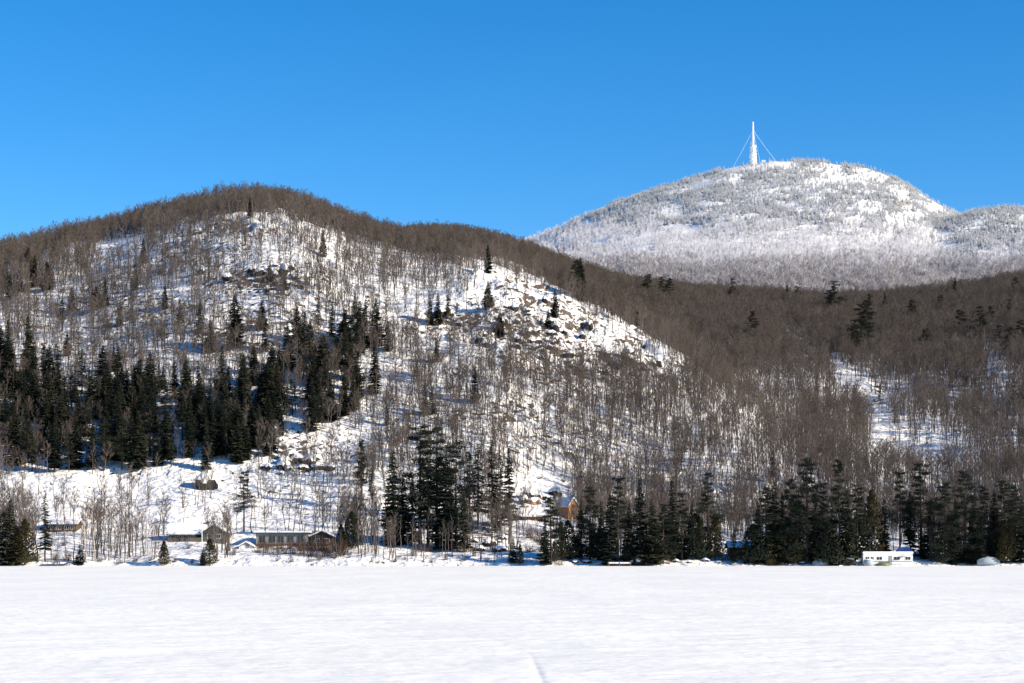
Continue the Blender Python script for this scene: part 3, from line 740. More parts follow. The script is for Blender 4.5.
for (z, look), L in zz.items():
    L.sort(key=lambda c: c[1])
    g = {'shore': 'evergreens along the shore', 'hill': 'scattered evergreens on the slopes', 'stand': 'spruces of the dark hillside stand'}[L[0][5]]
    for i, c in enumerate(L):
        tag(c[0], ('%s %s' % (look, z)) if len(L) == 1 else ('%s %s, %s from left' % (look, z, ordn(i))), 'tree', g)

# ------------------------------------------------------------------ rimed forest of the far mountain
FIRS = proto_collection('rimed', [frosted_fir(7), frosted_fir(8), frosted_fir(6)] and
    [frosted_fir(h).mesh('rimed_fir', [M['frost'], M['frost_dark']]) for h in (7, 8, 6)] + [hoar_tree(h).mesh('hoar_tree', [M['hoar']]) for h in (8, 9, 10)] + [hoar_tree(h).mesh('plain_tree', [M['hoar_grey']]) for h in (9, 10)])
px, Y, Z, py = scatter(165000, 1650, 2960, -.05, .42)
op = ell(px, py, [(600,245,14,5,-10,.05),(560,247,14,5,0,.15),(650,238,22,5,-15,.15),(690,233,12,4,-20,.2),(752,166,44,6,-3,.12),(805,168,45,4,4,.5),(705,183,30,6,-17,.4),(860,183,25,6,20,.85),(905,201,11,7,60,.05),(932,207,12,4,10,.15),(808,228,16,3,-5,.1),(770,192,24,9,-15,.45),(640,255,20,5,0,.4),(830,180,25,8,0,.5),(855,220,14,4,-10,.3),(720,215,20,5,0,.5),(880,240,14,3,-20,.2)], 1.0)
fir = sstep(py+10*(vnoise(px/25, py/15, 13)-.5)*2+np.where(px > 930, -22, 0), 246, 214)
clump = sstep(vnoise(px/16, py/6, 17)*.5+vnoise(px/45, py/16, 19)*.5, .34, .58)
keep = rng.random(len(px)) < op*np.where(rng.random(len(px)) < fir, (.15+.75*clump), np.minimum(1, .70+.30*clump+.4*sstep(py, 250, 280)))*(.72+.28*sstep(py, 246, 272))
px, Y, Z, py, fir = px[keep], Y[keep], Z[keep], py[keep], fir[keep]
n = len(px); isf = rng.random(n) < fir
low = sstep(py+8*(vnoise(px/30, py/9, 23)-.5)*2, 250, 286)
idx = np.where(isf, rng.integers(0,3,n), np.where(rng.random(n) < .05+.95*low, rng.integers(6,8,n), rng.integers(3,6,n))); s_ = rng.uniform(.5,1.1,n)*(1+.45*sstep(py, 250, 280))
stuff_points('rimed_forest', 'white rime covered forest on the distant mountain', 'forest', np.stack([(px-512)/F*Y, Y, Z], -1), np.stack([np.zeros(n), np.zeros(n), rng.uniform(0,6.28,n)], -1), np.stack([s_, s_, s_], -1), idx, FIRS)
print('COUNTS bare stuff', len(rest), 'bare ind', len(ind), 'conifers', len(con_things), 'rimed', n)

# ------------------------------------------------------------------ buildings, boats, boulders, tower
M['wall_grey'] = mat('weathered_grey_wall', (0.13, 0.135, 0.14), 0.8, 0.2, noise=(3.0, (0.09, 0.09, 0.095), .45, .6))
M['wall_green'] = mat('grey_green_shingle', (0.12, 0.125, 0.108), 0.85, 0.1, noise=(4.0, (0.075, 0.08, 0.07), .42, .6))
M['wall_brown'] = mat('brown_board_wall', (0.11, 0.070, 0.048), 0.8, 0.15, noise=(3.0, (0.07, 0.045, 0.03), .45, .6))
M['wall_pale'] = mat('pale_grey_siding', (0.27, 0.28, 0.29), 0.7, 0.2, noise=(2.0, (0.21, 0.22, 0.23), .45, .6))
M['wall_orange'] = mat('orange_stained_wood', (0.42, 0.20, 0.075), 0.75, 0.2, noise=(2.5, (0.24, 0.11, 0.045), .45, .62))
M['wall_red'] = mat('red_brown_wall', (0.22, 0.085, 0.06), 0.8, 0.2)
M['wall_dark'] = mat('dark_stained_wall', (0.035, 0.04, 0.045), 0.8, 0.2)
M['wall_teal'] = mat('dark_teal_wall', (0.03, 0.075, 0.095), 0.7, 0.2)
M['white_paint'] = mat('white_paint', (0.76, 0.77, 0.77), 0.5, 0.4, noise=(1.5, (0.66, 0.67, 0.68), .45, .65))
M['glass'] = mat('dark_window_glass', (0.015, 0.018, 0.022), 0.08, 0.5)
M['trim'] = mat('dark_trim', (0.05, 0.048, 0.045), 0.7, 0.2)
M['shingle'] = mat('dark_shingle', (0.05, 0.052, 0.056), 0.9, 0.1)
M['blue_tarp'] = mat('blue_tarp', (0.045, 0.09, 0.30), 0.5, 0.4)
M['pale_tarp'] = mat('pale_blue_grey_cover', (0.30, 0.36, 0.41), 0.6, 0.3)
M['green_hull'] = mat('olive_green_hull', (0.10, 0.15, 0.06), 0.5, 0.4)
M['wood'] = mat('weathered_wood', (0.16, 0.13, 0.11), 0.85, 0.1, noise=(3.0, (0.10, 0.08, 0.07), .45, .6))
M['pole'] = mat('grey_pole_wood', (0.34, 0.30, 0.27), 0.85, 0.1)
M['metal'] = mat('galvanised_metal', (0.45, 0.46, 0.47), 0.45, 0.5, metallic=0.6)
M['rubber'] = mat('black_rubber', (0.02, 0.02, 0.02), 0.8, 0.2)
M['brick'] = mat('dark_brick', (0.16, 0.085, 0.065), 0.9, 0.1)
M['car_paint'] = mat('dark_car_paint', (0.05, 0.055, 0.075), 0.3, 0.5)

def spot(pxx, base):
    X, Y, Z = at(pxx, base); return X, Y, Z, Y/F

def gable_x(L, D, h, rise, ov):      # ridge along x
    return [(-D/2-ov, h-ov*rise/(D/2)), (0, h+rise), (D/2+ov, h-ov*rise/(D/2))]
def roof_slab(mb, prof, a0, a1, th, axis, mi=0, lift=0.0):
    """two sloping slabs of thickness th over a gable profile [(s,z)x3]; axis: direction of the ridge"""
    (s0,z0),(s1,z1),(s2,z2) = prof
    poly = [(s0,z0+lift),(s1,z1+lift),(s2,z2+lift),(s2,z2+th+lift),(s1,z1+th*1.15+lift),(s0,z0+th+lift)]
    n = 6
    def P(s, z, a): return (a, s, z) if axis == 'x' else (s, a, z)
    vs_ = [P(s,z,a0) for s,z in poly]+[P(s,z,a1) for s,z in poly]
    fs = [(i,(i+1)%n,(i+1)%n+n,i+n) for i in range(n)] + [(0,1,4,5),(1,2,3,4),(6,11,10,7),(7,10,9,8)]
    mb.add(vs_, fs, mi)
def walls(mb, L, D, h, rise, axis, x0=0.0, y0=0.0, below=2.0):
    if axis == 'x':
        poly = [(-D/2,-below),(D/2,-below),(D/2,h),(0,h+rise),(-D/2,h)]
        mb.add([(x0-L/2,y0+s,z) for s,z in poly]+[(x0+L/2,y0+s,z) for s,z in poly], [tuple(range(5)),(9,8,7,6,5)]+[(i,i+5,(i+1)%5+5,(i+1)%5) for i in range(5) if i not in (2,3)])
    else:
        poly = [(-L/2,-below),(L/2,-below),(L/2,h),(0,h+rise),(-L/2,h)]
        mb.add([(x0+s,y0-D/2,z) for s,z in poly]+[(x0+s,y0+D/2,z) for s,z in poly], [tuple(range(5)),(9,8,7,6,5)]+[(i,i+5,(i+1)%5+5,(i+1)%5) for i in range(5) if i not in (2,3)])
def window(root, x, y, z, w, h, fm, name='window'):
    """frame with a dark pane behind it, on a wall that faces -y"""
    m = MB(); t = .09
    m.box(x-w/2-t, x+w/2+t, y-.06, y+.02, z-h/2-t, z-h/2); m.box(x-w/2-t, x+w/2+t, y-.06, y+.02, z+h/2, z+h/2+t)
    m.box(x-w/2-t, x-w/2, y-.06, y+.02, z-h/2, z+h/2); m.box(x+w/2, x+w/2+t, y-.06, y+.02, z-h/2, z+h/2)
    m.box(x-.03, x+.03, y-.05, y+.02, z-h/2, z+h/2)
    f = m.build(name, fm, root); p = MB(); p.box(x-w/2, x+w/2, y-.025, y+.02, z-h/2, z+h/2); p.build('pane', M['glass'], f)
def door(root, x, y, w, h, m_):
    m = MB(); m.box(x-w/2, x+w/2, y-.05, y+.02, 0, h); d = m.build('door', m_, root)
    k = MB(); k.box(x+w/2-.18, x+w/2-.1, y-.11, y-.04, h*.46, h*.5); k.build('handle', M['metal'], d)
def gable_house(name, label, pxx, base, Wpx, D, h, rise, axis, wm, wins, ov=.5, snow=.35, rz=0.0, fm=None, cat='house', chim=None, doorx=None, doorm=None):
    X, Y, Z, m = spot(pxx, base); L = Wpx*m
    r = tag(empty(name, (X, Y+D/2, Z), rz), label, cat)
    a = MB(); walls(a, L, D, h, rise, axis); a.build('wall', wm, r)
    span = D if axis == 'x' else L; run = L if axis == 'x' else D
    prof = gable_x(run, span, h, rise, ov)
    b = MB(); roof_slab(b, prof, -run/2-ov, run/2+ov, .16, axis, lift=.01); ro = b.build('roof', M['shingle'], r)
    c = MB(); roof_slab(c, prof, -run/2-ov+.04, run/2+ov-.04, snow, axis, lift=.19); c.build('roof_snow', M['snow'], r)
    for x, z, w, hh in wins: window(r, x*L, -D/2, z, w, hh, fm or M['white_paint'])
    if doorx is not None: door(r, doorx*L, -D/2, 1.0, 2.05, doorm or M['trim'])
    if chim:
        k = MB(); k.box(chim[0]*L-.4, chim[0]*L+.4, chim[1]-.4, chim[1]+.4, h, h+rise+chim[2]); ch = k.build('chimney', M['brick'], r)
        k = MB(); k.box(chim[0]*L-.48, chim[0]*L+.48, chim[1]-.48, chim[1]+.48, h+rise+chim[2], h+rise+chim[2]+.3); k.build('chimney_snow', M['snow'], ch)
    return r, L, D

# grey house: long snowy roof, shingled gable wing at its right end
X, Y, Z, m = spot(198, 541)
r = tag(empty('grey_house', (X, Y+4, Z), 0), 'long grey house under a deep snowy roof with a greenish shingled gable wing', 'house')
L, D = 58*m, 8.0
a = MB(); walls(a, L, D, 1.9, 2.3, 'x'); a.build('wall', M['wall_grey'], r)
prof = gable_x(L, D, 1.9, 2.3, .7)
b = MB(); roof_slab(b, prof, -L/2-.6, L/2+.2, .16, 'x', lift=.01); b.build('roof', M['shingle'], r)
c = MB(); roof_slab(c, prof, -L/2-.56, L/2+.16, .45, 'x', lift=.19); c.build('roof_snow', M['snow'], r)
a = MB(); walls(a, 6.2, 6.5, 2.2, 1.9, 'y', L/2-3.2, -2.4); wg = a.build('gable_wing', M['wall_green'], r)
b = MB(); pr = [(s+L/2-3.2, z) for s, z in gable_x(6.5, 6.2, 2.2, 1.9, .45)]; roof_slab(b, pr, -2.4-3.25-.4, .3, .14, 'y', lift=.01); b.build('wing_roof', M['shingle'], wg)
b = MB(); roof_slab(b, pr, -2.4-3.25-.36, .3, .3, 'y', lift=.17); b.build('wing_snow', M['snow'], wg)
for x in (-6.6, -4.9, -3.2, -1.4): window(r, x, -D/2, 1.0, 1.1, .9, M['white_paint'])
window(wg, L/2-4.4, -2.4-3.25, 1.2, 1.1, 1.0, M['white_paint']); window(wg, L/2-2.0, -2.4-3.25, 1.2, 1.1, 1.0, M['white_paint'])
door(r, .4, -D/2, 1.0, 1.85, M['trim'])
k = MB(); k.box(1.6, 2.5, -.9, 0, 3.0, 5.2); ch = k.build('chimney', M['brick'], r); k = MB(); k.box(1.5, 2.6, -1.0, .1, 5.2, 5.5); k.build('chimney_snow', M['snow'], ch)
k = MB(); k.box(-L/2, L/2-6.4, -D/2-2.2, -D/2-.02, -.5, -.1); k.box(-L/2, L/2-6.4, -D/2-2.2, -D/2-2.12, -.1, .8)
k.build('deck', M['wood'], r)

# long low house in the shade
X, Y, Z, m = spot(282, 546)
L, D = 52*m, 8.0
r = tag(empty('long_low_house', (X, Y+4, Z), 0), 'long low pale house with a row of dark windows and flat snowy roof', 'house')
k = MB(); k.box(-L/2, L/2, -D/2, D/2, -2, 3.3); k.build('wall', M['wall_pale'], r)
k = MB(); k.box(-L/2-.7, L/2+.4, -D/2-.7, D/2+.7, 3.302, 3.5); k.build('roof', M['trim'], r)
k = MB(); k.box(-L/2-.65, L/2+.35, -D/2-.65, D/2+.65, 3.503, 3.95); k.build('roof_snow', M['snow'], r)
for x in (-5.2, -2.6, -.4, 2.2, 4.8): window(r, x, -D/2, 1.7, 1.7, 1.6, M['wall_pale'])
k = MB(); k.box(-L/2, L/2, -D/2-.12, -D/2-.01, -1.5, .55); k.build('lower_panel', M['wood'], r)
gable_house('brown_annex', 'brown annex with a snowy gable right of the long low house', 322, 547, 22, 6, 2.6, 1.3, 'y', M['wall_brown'], [(-.22,1.5,1.2,1.1),(.22,1.5,1.2,1.1)], .5, .3)
gable_house('white_shed', 'small low white shed with snowy gable between the two long houses', 246, 549, 14, 4, .5, 1.0, 'y', M['white_paint'], [], .35, .3, cat='shed', doorx=0.1, doorm=M['wall_pale'])
gable_house('brown_cabin', 'brown cabin with dark windows half hidden by thin trees at left', 61, 532, 30, 7, 2.1, 1.0, 'x', M['wall_brown'], [(-.34,1.2,1.0,.9),(-.08,1.2,1.3,.9),(.18,1.2,1.3,.9),(.38,1.2,.8,.9)], .6, .4, cat='cabin')
gable_house('orange_cabin', 'tall narrow orange wooden cabin with steep gable above shore pines', 567, 519, 13, 6, 3.6, 2.3, 'y', M['wall_orange'], [(0,1.6,.9,1.1),(0,3.6,.8,.9)], .35, .22, rz=.65, cat='cabin', fm=M['wall_brown'])
gable_house('red_brown_cottage', 'red brown cottage with a bluish snow roof below the tan rock', 536, 521, 26, 7, 1.3, 1.9, 'x', M['wall_red'], [(-.3,.7,.9,.8),(.05,.7,.9,.8),(.35,.7,.9,.8)], .6, .4, cat='cottage')
gable_house('dark_cabin', 'dark lakeside cabin with snow-edged roof in shade of pines', 744, 559, 28, 7, 2.9, 1.1, 'x', M['wall_dark'], [(-.3,1.6,1.3,1.1),(.1,1.6,1.3,1.1)], .6, .35, cat='cabin', fm=M['wall_grey'], doorx=.36, doorm=M['wall_brown'])
gable_house('teal_house', 'dark teal house with snow lines on its gable among pines', 986, 560, 25, 8, 3.4, 3.0, 'y', M['wall_teal'], [(-.22,1.7,1.2,1.2),(.2,1.7,1.2,1.2),(0,4.2,1.1,.9)], .5, .25, fm=M['wall_pale'])

# white trailer on the shore
X, Y, Z, m = spot(888, 566)
r = tag(empty('trailer', (X, Y+1.6, Z), R(2)), 'long white trailer home with small dark windows and snow on its roof', 'trailer')
L = 50*m; hh = 3.0
def rrect(x0, x1, z0, z1, q):
    P = []
    for cx, cz, a0 in ((x1-q,z0+q,-90),(x1-q,z1-q,0),(x0+q,z1-q,90),(x0+q,z0+q,180)):
        for k in range(5): a = R(a0+22.5*k); P.append((cx+q*math.cos(a), cz+q*math.sin(a)))
    return P
k = MB(); k.prism(rrect(-L/2, L/2, .35, hh, .35), -1.4, 1.4); body = k.build('body', M['white_paint'], r)
k = MB(); k.box(-L/2+.5, L/2-.3, -1.46, -1.402, 1.02, 1.14); k.build('trim_stripe', M['wall_grey'], body)
k = MB(); P = rrect(-L/2-.12, L/2+.12, hh+.003, hh+.55, .24); k.prism(P, -1.5, 1.5); k.build('roof_snow', M['snow'], r)
for x, w in ((-5.2,.9),(-4.0,.7),(-2.2,1.3),(2.2,1.5),(5.0,1.3)): window(r, x, -1.4, 1.85, w, .75, M['white_paint'])
k = MB(); k.box(.1, 1.0, -1.44, -1.38, .45, 2.5); d = k.build('door', M['wall_pale'], r); k = MB(); k.box(.85, .93, -1.5, -1.44, 1.4, 1.5); k.build('handle', M['metal'], d)
k = MB(); k.box(2.9, 4.3, -2.3, -1.402, 2.35, 2.45); k.build('awning', M['wall_pale'], r)
k = MB(); k.box(-L/2+.4, L/2-.4, -1.36, -1.2, -.6, .352); k.build('skirting', M['wall_grey'], r)
for x in (-.8, .8):
    w = MB(); w.tube([(x,-1.30,.3),(x,-1.05,.3)], .36, 14); ww = w.build('wheel', M['rubber'], r); w = MB(); w.tube([(x,-1.33,.3),(x,-1.28,.3)], .17, 10); w.build('hub', M['metal'], ww)

def hull(mb, L, Wd, h, flip, mi=0, n=14, k=9, z0=0.0, blunt=.0):
    rings = []
    for i in range(n):
        t = -1+2*i/(n-1); wv = max(.02, (1-abs(t)**2.4))*Wd/2; hv = h*(.55+.45*(1-t*t)) if flip else h
        ring = []
        for j in range(k):
            a = math.pi*j/(k-1); zz = math.sin(a)
            ring.append((t*L/2, math.cos(a)*wv, z0+(zz**.8*hv if flip else h-(zz**.8)*hv*(.75+.25*(1-t*t))+.25*h*t*t)))
        rings.append(ring)
    fs = [(i*k+j, i*k+j+1, (i+1)*k+j+1, (i+1)*k+j) for i in range(n-1) for j in range(k-1)]
    fs += [(i*k, (i+1)*k, (i+1)*k+k-1, i*k+k-1) for i in range(n-1)]
    mb.add([p for q in rings for p in q], fs, mi)
def boat(name, label, pxx, base, Wpx, hpx, hm, rz, keel=True, snow=.5, wide=1.5):
    X, Y, Z, m = spot(pxx, base)
    r = tag(empty(name, (X, Y+.4, Z), rz), label, 'boat')
    k = MB(); hull(k, Wpx*m, wide, hpx*m, True); k.build('hull', hm, r, True)
    if keel: k = MB(); k.box(-Wpx*m*.42, Wpx*m*.42, -.04, .04, hpx*m*.8, hpx*m*1.01+.02); k.build('keel', M['wood'], r)
    if snow: k = MB(); hull(k, Wpx*m*.8, wide*.75, .22, True, z0=hpx*m*(1-.14)); k.build('snow_cover', M['snow'], r, True)
    return r
boat('upturned_boat', 'olive green boat lying upturned in front of the white trailer', 884, 567, 13, 4.2, M['green_hull'], R(4), True, 0)
boat('covered_boat', 'rounded boat under pale grey cover at left end of the white trailer', 869, 567, 11, 7.5, M['pale_tarp'], R(20), False, .4, 2.2)
boat('buried_boat', 'pale blue covered boat half buried in snow left of the snow-covered car', 821, 566, 17, 7, M['pale_tarp'], R(-6), False, .6, 2.2)
boat('tarped_boat', 'bluish covered boat on the shore in front of the teal house', 989, 565, 24, 8.5, M['pale_tarp'], R(8), False, 0, 2.6)
# pontoon boat under a blue tarp behind the trailer's right end
X, Y, Z, m = spot(908, 563)
r = tag(empty('pontoon_boat', (X, Y+4.6, Z), 0), 'pontoon boat under blue tarp behind right end of white trailer', 'boat')
Lp = 15*m
k = MB(); k.prism([(-Lp/2,1.6),(Lp/2,1.6),(Lp/2,3.2),(Lp*.2,3.95),(-Lp*.3,3.8),(-Lp/2,3.2)], -1.2, 1.2); k.build('tarp', M['blue_tarp'], r)
k = MB(); k.box(-Lp/2, Lp/2, -1.2, 1.2, 1.3, 1.597); k.build('deck', M['white_paint'], r)
for y in (-.8, .8): k = MB(); k.tube([(-Lp/2,y,.85),(Lp/2-.5,y,.85),(Lp/2,y,1.1)], [.42,.42,.15], 10); k.build('pontoon', M['metal'], r)
k = MB(); k.box(-Lp*.28, Lp*.3, -.9, .9, 3.86, 4.2); k.build('snow_cover', M['snow'], r)
for x in (-1.5, 1.5): k = MB(); k.box(x-.15, x+.15, -1.1, 1.1, -.6, .45); k.build('trestle', M['wood'], r)

# snow-covered car
X, Y, Z, m = spot(852, 566)
r = tag(empty('parked_car', (X, Y+1.0, Z), R(-8)), 'dark parked car thick with snow left of the white trailer', 'car')
k = MB(); k.prism([(-2.1,.35),(2.1,.35),(2.15,.75),(2.0,.95),(1.1,1.02),(-2.1,1.0),(-2.2,.7)], -.85, .85); k.build('body', M['car_paint'], r)
k = MB(); k.prism([(-1.9,1.0),(1.05,1.02),(.45,1.52),(-1.5,1.52)], -.78, .78); cb = k.build('cabin', M['car_paint'], r)
k = MB(); k.prism([(-1.65,1.05),(.85,1.06),(.40,1.44),(-1.4,1.44)], -.795, -.782); k.build('window', M['glass'], cb)
k = MB(); k.prism([(-1.75,1.523),(.75,1.523),(.55,1.85),(-.4,2.0),(-1.5,1.9)], -.8, .8); k.build('roof_snow', M['snow'], r)
k = MB(); k.prism([(1.1,1.025),(2.05,.96),(1.95,1.25),(1.3,1.42)], -.8, .8); k.build('bonnet_snow', M['snow'], r)
for x in (-1.35, 1.35):
    for y in (-.86, .70):
        w = MB(); w.tube([(x,y,.33),(x,y+.16,.33)], .33, 14); ww = w.build('wheel', M['rubber'], r); w = MB(); w.tube([(x,y-.02,.33),(x,y,.33)], .18, 10); w.build('rim', M['metal'], ww)

# docks
def dock(label, pxx, base, Wpx, snow):
    X, Y, Z, m = spot(pxx, base); L = Wpx*m
    r = tag(empty('dock', (X, Y-1.5, max(Z, 0)), 0), label, 'dock')
    k = MB(); k.box(-L/2, L/2, -1, 1, .45, .62); k.build('deck', M['wood'], r)
    if snow: k = MB(); k.box(-L/2+.05, L/2-.05, -.95, .95, .623, .95); k.build('snow_cover', M['snow'], r)
    for x in (-L/2+.2, 0, L/2-.2):
        for y in (-.95, .95): k = MB(); k.tube([(x,y,-.6),(x,y,1.15)], .09, 6); k.build('post', M['wood'], r)
dock('small dock thick with snow before the dark shore pines', 619, 567, 23, True)
dock('dark wooden dock at the lake edge below the brown cabin', 60, 567, 25, False)

# utility poles
def pole(label, pxx, top, base, rad, mt, cross):
    X, Y, Z, m = spot(pxx, base); h = (base-top)*m
    r = tag(empty('utility_pole', (X, Y, Z), 0), label, 'pole')
    k = MB(); k.tube([(0,0,-.6),(0,0,h)], [rad*1.25, rad], 8); k.build('shaft', mt, r)
    if cross:
        k = MB(); k.tube([(.05,-rad-.2,h*.48),(.05,-rad-.2,h*.58)], .22, 10); k.build('transformer', M['metal'], r)
    k = MB(); k.box(-.22,.22,-.05,.05,h-.55,h-.45); k.build('bracket', M['metal'], r)
pole('shorter pale utility pole beside the dark round thicket', 358, 523, 548, .20, M['pole'], False)
pole('taller pale utility pole with a small transformer halfway up', 432, 516, 550, .20, M['pole'], True)
pole('thin white pole in front of the grey house', 202, 520, 552, .11, M['white_paint'], False)

# overhead cable across the bare woods
pts = []
for pxx in np.linspace(575, 1090, 40):
    t = (pxx-575)/515; Yc = 650.0; zc_ = CAM_H+(HY-(441+6*math.sin(t*math.pi)-7*t))/F*Yc; pts.append(((pxx-512)/F*Yc, Yc, zc_))
k = MB(); k.tube(pts, .045, 4); tag(k.build('overhead_cable', M['metal']), 'thin pale overhead cable strung across the bare woods on the right slope', 'cable')
for pxx, p_, lab in ((575, pts[0], 'grey wooden pole in the woods holding left end of overhead cable'),):
    g = gz(p_[0], p_[1]); k = MB(); k.tube([(p_[0], p_[1], g-1), (p_[0], p_[1], p_[2]+.5)], [.22,.16], 7); tag(k.build('utility_pole', M['pole']), lab, 'pole')

# boulders with snow caps
def rock_mesh(w, d, h, seed, cap=False):
    bm = bmesh.new(); bmesh.ops.create_icosphere(bm, subdivisions=3, radius=1.0)
    rr = random.Random(seed); offs = [Vector((rr.uniform(-1,1), rr.uniform(-1,1), rr.uniform(-1,1))).normalized() for _ in range(9)]; cut = [rr.uniform(.55,.9) for _ in range(9)]
    for v in bm.verts:
        p = v.co.copy()
        for o, c_ in zip(offs, cut):
            q = p.dot(o)
            if q > c_: p -= o*(q-c_)*.8
        v.co = p
    if cap:
        bmesh.ops.delete(bm, geom=[v for v in bm.verts if v.co.z < .0+.12*math.sin(v.co.x*5)+.1*math.sin(v.co.y*7)], context='VERTS')
        for v in bm.verts: v.co *= 1.04; v.co.z += .10
    for v in bm.verts: v.co = Vector((v.co.x*w/2, v.co.y*d/2, (v.co.z)*h*.62+h*.32))
    me = bpy.data.meshes.new('boulder'); bm.to_mesh(me); bm.free()
    if cap: me.polygons.foreach_set('use_smooth', [True]*len(me.polygons))
    return me
BOULD = [(205,490,25,22,'rock','huge snow-topped boulder alone at the edge of the left snow field',1),
 (284,470,16,11,'rock','leftmost dark boulder of the snowy rock pile below the stand',1),(297,464,20,12,'rock','largest dark boulder in the middle of the snowy rock pile',1),(312,461,22,9,'rock','flat dark ledge at upper right of the snowy rock pile',1),(318,470,18,9,'rock','dark slab at lower right of the snowy rock pile',1),(280,475,10,5,'rock','small low dark rock below the snowy rock pile',1),
 (268,472,8,7,'rock','small round snow-covered rock left of the snowy rock pile',1),(303,472,12,7,'rock','small snow-topped rock in front of the snowy rock pile',1),
 (533,505,17,10,'tan_rock','broad tan rock face in the snow above the red brown cottage',1),(543,500,12,8,'tan_rock','tan rock block at upper right of the tan rock face',1),(556,503,16,7,'tan_rock','brownish tan ledge between the rock face and orange cabin',1),(525,508,9,5,'tan_rock','small tan rock at the left foot of the tan rock face',1),(547,508,10,5,'tan_rock','small orange tan rock at right foot of the tan rock face',1),
 (640,566,18,14,'rock','big snow-capped boulder under the dark shore pines right of the dock',1),(650,566,12,9,'rock','snow-capped boulder right of the biggest shore boulder',1),(655,550,12,6,'rock','bluish snow-capped rock behind the biggest shore boulder',1),(632,566,9,8,'rock','snowy boulder between the dock and the biggest shore boulder',1),
 (480,552,14,8,'rock','leftmost dark rock of the group beside the small dark spruce',1),(490,546,14,9,'rock','tallest dark rock of the group on the shore',1),(500,552,16,8,'rock','wide dark rock left of the small dark spruce',1),(474,543,10,6,'rock','dark rock upslope at left of the shore rock group',1),(503,540,10,6,'rock','snowy dark rock above the shore rock group',1),
 (575,564,9,5,'rock','low dark rock in the snow mound left of the dock',1),(588,564,12,5,'rock','flat dark rock in the snow mound left of the dock',1),(549,568,4,2.5,'rock','tiny dark rock on the lake edge below the pines',0),
 (676,563,7,4,'rock','small rock at left of the bright snow mound below cedar',1),(690,565,6,3.5,'rock','small rock in the middle of the bright snow mound',1),(706,562,9,4.5,'rock','rock below the yellowish cedar in bright snow',1),(718,564,6,3.5,'rock','small rock at the right end of the bright snow mound',1),
 (836,567,9,5,'rock','snowy lump of rock between the buried boat and the car',1),(803,565,8,4,'rock','snowy rock below the tallest shore pine',1),
 (532,345,22,9,'rock','broad dark outcrop on the bright rocky spur',1),(516,341,14,7,'rock','dark outcrop left of the broadest outcrop on the spur',1),(548,352,14,7,'rock','brown outcrop right of the broadest outcrop on the spur',1),(566,344,12,5,'rock','small brown ledge on the upper bright spur',1),(628,366,20,9,'rock','big dark purple outcrop at lower right of the bright spur',1),(616,358,12,6,'rock','dark ledge just left of the lower right outcrop',1),(642,372,12,6,'rock','dark rock just right of the lower right outcrop',1),
 (598,348,9,4,'rock','small dark rock in the middle of the bright spur',1),(578,330,8,4,'rock','small dark rock near the crest of the bright spur',1),(508,310,10,5,'rock','small brown rock on upper left of bright spur',1),(460,318,10,4,'rock','brown rock in open snow left of the bright spur',1),(410,415,14,5,'rock','dark ledge in the woods left of the small slope spruce',1),(480,416,20,4,'rock','long low brown ledge in the woods below the spur',1),
 (265,272,16,5,'rock','dark ledge in the snow under the left hill summit',1),(235,283,12,5,'rock','dark ledge lower left under the left hill summit',1),(297,288,12,4,'rock','small dark ledge lower right under the left hill summit',1),(155,326,14,5,'rock','dark ledge in woods above the dark stand',1),(555,444,16,4,'rock','low brown rock in snow above the tan rock face',1),(948,450,5,4,'rock','small dark rock at right end of the open snowy clearing',0),
 (896,412,8,4,'rock','small brown rock beside the open snowy track',1),(878,388,7,3,'rock','small brown rock high beside the open snowy track',0)]
for i, (pxx, base, w, h, mk, lab, cap) in enumerate(BOULD):
    X, Y, Z, m = spot(pxx, base)
    o = obj('boulder', rock_mesh(w*m, min(w*m*.8, 9), h*m, i+3)); o.data.materials.append(M[mk]); o.location = (X, Y+min(w*m*.3,3), Z-.1*h*m); o.rotation_euler = (0,0,rv(-.4,.4)); tag(o, lab, 'boulder', 'boulders and outcrops')
    if cap:
        c = obj('snow_cap', rock_mesh(w*m, min(w*m*.8, 9), h*m, i+3, True), o); c.data.materials.append(M['snow'])

ROCKS = [rock_mesh(3.2, 2.6, 1.9, 60+k) for k in range(5)]; CAPS = [rock_mesh(3.2, 2.6, 1.9, 60+k, True) for k in range(5)]
for me in ROCKS: me.materials.append(M['rock'])
for me in CAPS: me.materials.append(M['snow'])
for cx, cy, rx, ry, n_, lab in ((528,335,46,24,34,'small snow-capped rock among the outcrops on the upper bright spur'),(628,364,36,11,16,'small snow-capped rock around the big outcrop low on the spur'),(455,322,34,12,9,'small snow-capped rock in open snow left of the spur'),
        (262,283,55,14,16,'small snow-capped rock on the ledges under the left summit'),(303,466,26,9,9,'small snow-capped rock around the snowy rock pile'),(490,547,20,9,9,'small snow-capped rock among the dark shore rocks'),(540,500,20,9,9,'small snow-capped rock around the tan rock face')):
    for k in range(n_):
        pxx, base = cx+rs.gauss(0,.55)*rx, cy+rs.gauss(0,.55)*ry
        X, Y, Z, m = spot(pxx, base); j = rs.randrange(5); q = rs.uniform(.5,1.5)*(1.0 if Y > 560 else .5)
        o = obj('boulder', ROCKS[j]); o.location = (X, Y, Z-.3*q); o.scale = (q*rs.uniform(.7,1.3), q, q*rs.uniform(.9,1.9)); o.rotation_euler = (0,0,rs.uniform(0,6)); tag(o, lab, 'boulder', 'loose rocks on the slopes')
        obj('snow_cap', CAPS[j], o)
